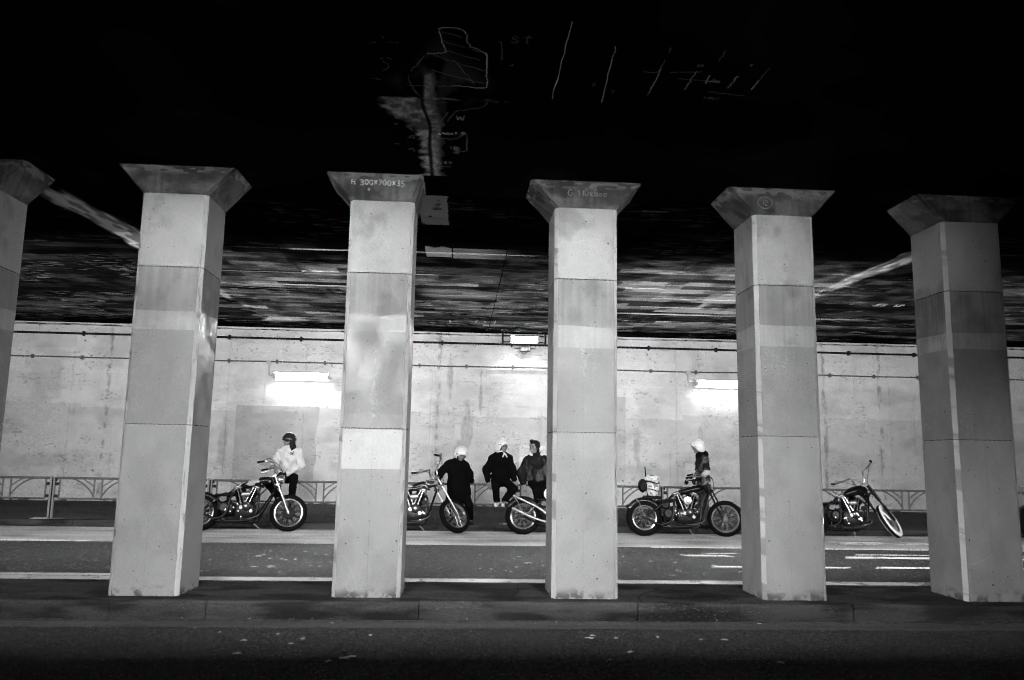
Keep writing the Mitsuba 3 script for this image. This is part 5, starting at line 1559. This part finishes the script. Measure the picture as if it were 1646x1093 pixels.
put('person_004__collar', ruffle(c.mesh(), .014, (30, 30, 20), 5), 'm_cloth_black', smooth=True)

# ---------------------------------------------------------------- chalk marks and lettering on the roof
ND = np.array([0, 0, -1.0])
def roof_line(pts, w=.010, dim=False, jit=.004, broken=0.0, seed=0):
    p = smooth_path([(x, y, 4.1985) for x, y in pts], 7) if len(pts) > 2 else np.linspace((*pts[0], 4.1985), (*pts[1], 4.1985), 12)
    r = np.random.default_rng(int(abs(pts[0][0] * 1000 + pts[0][1] * 77)) + seed)
    p = p + np.c_[r.normal(0, jit, (len(p), 2)), np.zeros(len(p))]
    ms = []
    i = 0
    while i < len(p) - 1:
        n = 2 + int(r.integers(1, 7))
        q = p[i:i + n + 1]
        if len(q) > 1 and r.uniform() > broken:
            ms.append(ribbon(q, w * r.uniform(.6, 1.2, len(q)), ND))
        i += n
    if ms:
        put('ceiling__chalk_mark', cat(ms), 'm_chalk_dim' if dim else 'm_chalk')


def roof_text(txt, x, y, h, seed, ex=(1, 0, 0), ey=(0, -1, 0), dim=False):
    put('ceiling__chalk_writing', chalk(txt, (x, y, 4.1985), ex, ey, ND, h, .007, seed), 'm_chalk_dim' if dim else 'm_chalk')


CH = [
  ( [(-0.218, 4.795), (-0.173, 4.777), (-0.096, 4.784), (-0.057, 4.812), (-0.04, 4.863), (-0.038, 4.939), (-0.011, 5.003), (0.078, 5.075), (0.097, 5.12), (0.1, 5.303), (0.114, 5.538), (0.105, 5.6), (0.067, 5.612), (-0.049, 5.595), (-0.151, 5.583)] , 0 , 0.0 ),
  ( [(-0.218, 4.795), (-0.211, 4.944), (-0.185, 5.065), (-0.189, 5.107), (-0.262, 5.121), (-0.319, 5.129)] , 0 , 0.15 ),
  ( [(-0.208, 4.826), (-0.074, 4.894)] , 1 , 0.15 ),
  ( [(-0.2, 4.954), (-0.045, 5.025)] , 1 , 0.15 ),
  ( [(-0.004, 5.037), (0.043, 5.078)] , 1 , 0.15 ),
  ( [(-0.185, 5.07), (0.057, 5.184)] , 1 , 0.15 ),
  ( [(-0.292, 5.141), (0.085, 5.335)] , 1 , 0.15 ),
  ( [(-0.292, 5.286), (0.085, 5.428)] , 1 , 0.15 ),
  ( [(-0.289, 5.366), (0.097, 5.54)] , 1 , 0.15 ),
  ( [(-0.134, 5.19), (0.028, 5.574)] , 1 , 0.15 ),
  ( [(-0.34, 5.162), (-0.389, 5.287), (-0.437, 5.38), (-0.462, 5.487), (-0.457, 5.594), (-0.426, 5.717), (-0.397, 5.787)] , 1 , 0.2 ),
  ( [(-0.484, 5.616), (-0.33, 5.609), (-0.1, 5.6)] , 1 , 0.2 ),
  ( [(-0.333, 5.894), (-0.168, 5.883), (0.073, 5.859)] , 1 , 0.3 ),
  ( [(0.126, 5.854), (0.088, 5.934), (-0.033, 5.994), (-0.129, 6.051), (-0.195, 6.239)] , 1 , 0.1 ),
  ( [(-0.185, 6.057), (-0.26, 6.28), (-0.285, 6.423), (-0.309, 6.685), (-0.311, 7.008), (-0.271, 7.265), (-0.165, 7.276)] , 1 , 0.1 ),
  ( [(-0.29, 6.588), (-0.149, 6.6), (-0.089, 6.548), (-0.052, 6.489), (-0.03, 6.505), (-0.028, 6.813), (-0.043, 6.875), (-0.106, 6.862)] , 1 , 0.15 ),
  ( [(0.159, 4.92), (0.187, 4.94), (0.203, 5.17)] , 1 , 0.5 ),
  ( [(-0.652, 4.942), (-0.616, 4.917), (-0.59, 4.947)] , 1 , 0.2 ),
  ( [(-0.695, 5.023), (-0.636, 5.006), (-0.499, 5.004)] , 1 , 0.6 ),
  ( [(-0.647, 5.227), (-0.598, 5.21), (-0.564, 5.231)] , 1 , 0.3 ),
  ( [(-0.638, 5.25), (-0.596, 5.32), (-0.643, 5.426), (-0.598, 5.473)] , 1 , 0.4 ),
  ( [(-0.728, 5.526), (-0.679, 5.54)] , 1 , 0.3 ),
  ( [(-0.632, 5.854), (-0.552, 5.846)] , 0 , 0.1 ),
  ( [(0.271, 5.249), (0.288, 5.235)] , 1 , 0 ),
  ( [(-0.441, 7.422), (-0.342, 7.425), (-0.242, 7.447)] , 1 , 0.2 ),
  ( [(0.627, 4.636), (0.624, 5.745)] , 0 , 0.12 ),
  ( [(0.957, 4.901), (1.012, 5.766)] , 0 , 0.12 ),
  ( [(1.335, 4.888), (1.334, 5.184)] , 1 , 0.35 ),
  ( [(1.338, 5.184), (1.341, 5.592)] , 0 , 0.12 ),
  ( [(1.709, 4.775), (1.71, 5.05)] , 1 , 0.35 ),
  ( [(1.597, 5.197), (1.592, 5.476)] , 0 , 0.12 ),
  ( [(1.713, 5.25), (1.714, 5.492)] , 0 , 0.12 ),
  ( [(1.917, 5.243), (1.906, 5.432)] , 0 , 0.12 ),
  ( [(2.094, 5.099), (2.087, 5.292)] , 1 , 0.35 ),
  ( [(2.087, 5.292), (2.082, 5.541)] , 0 , 0.12 ),
  ( [(0.97, 5.232), (1.318, 5.242)] , 1 , 0.35 ),
  ( [(1.416, 5.237), (1.647, 5.2)] , 1 , 0.35 ),
  ( [(1.489, 5.324), (1.708, 5.334)] , 1 , 0.35 ),
  ( [(1.722, 5.341), (1.864, 5.346)] , 0 , 0.12 ),
  ( [(1.772, 5.501), (2.055, 5.538)] , 1 , 0.35 ),
]
for pts_, dim_, br_ in CH:
    roof_line(pts_, .0075 if not dim_ else .006, bool(dim_), broken=br_)
roof_text('W', -.12, 6.20, .09, 3)
roof_text('490x7.0', -.275, 6.53, .045, 4, ex=(.98, -.2, 0), ey=(-.2, -.98, 0))
roof_text('12', -.19, 6.83, .06, 5, dim=True)
roof_text('0x00', -.10, 6.93, .05, 6, ex=(0, -1, 0), ey=(-1, 0, 0), dim=True)
roof_text('-23', -.275, 7.19, .05, 7, dim=True)
roof_text('1.0', -.365, 7.32, .045, 8, dim=True)
roof_text('st', .255, 4.93, .11, 9, dim=True)
roof_text('1', 1.05, 5.60, .06, 10, dim=True)
roof_text('2ox', 1.75, 5.33, .03, 11, dim=True)
roof_text('710x7', 1.77, 5.62, .035, 12, dim=True)
roof_text('t', 1.94, 5.1, .05, 13, dim=True)
roof_text('2', .89, 5.49, .045, 14, dim=True)
roof_text('23', 1.58, 5.13, .03, 15, dim=True)
r_ = np.random.default_rng(31)
for k in range(10):   # faint scribbles left of the broken joint
    x_, y_ = r_.uniform(-.68, -.50), r_.uniform(6.0, 6.9)
    roof_line([(x_, y_), (x_ + r_.uniform(.01, .05), y_ + r_.uniform(-.06, .06)), (x_ + r_.uniform(.02, .07), y_ + r_.uniform(-.08, .08))], .007, True, broken=.1)
# faint chalk on the boards over the far carriageway
def far_chalk(txt, x, y, h, seed):
    put('ceiling__chalk_writing', chalk(txt, (x, y, float(ceil_z(y)) - .008), (1, 0, 0), (0, -1, .022), ND, h, .02, seed), 'm_chalk')


far_chalk('xo', 3.0, 12.6, .22, 20)
far_chalk('35 12', 7.5, 13.9, .16, 21)
far_chalk('xX', -2.6, 12.4, .2, 22)
far_chalk('F 01', -.35, 17.6, .4, 23)
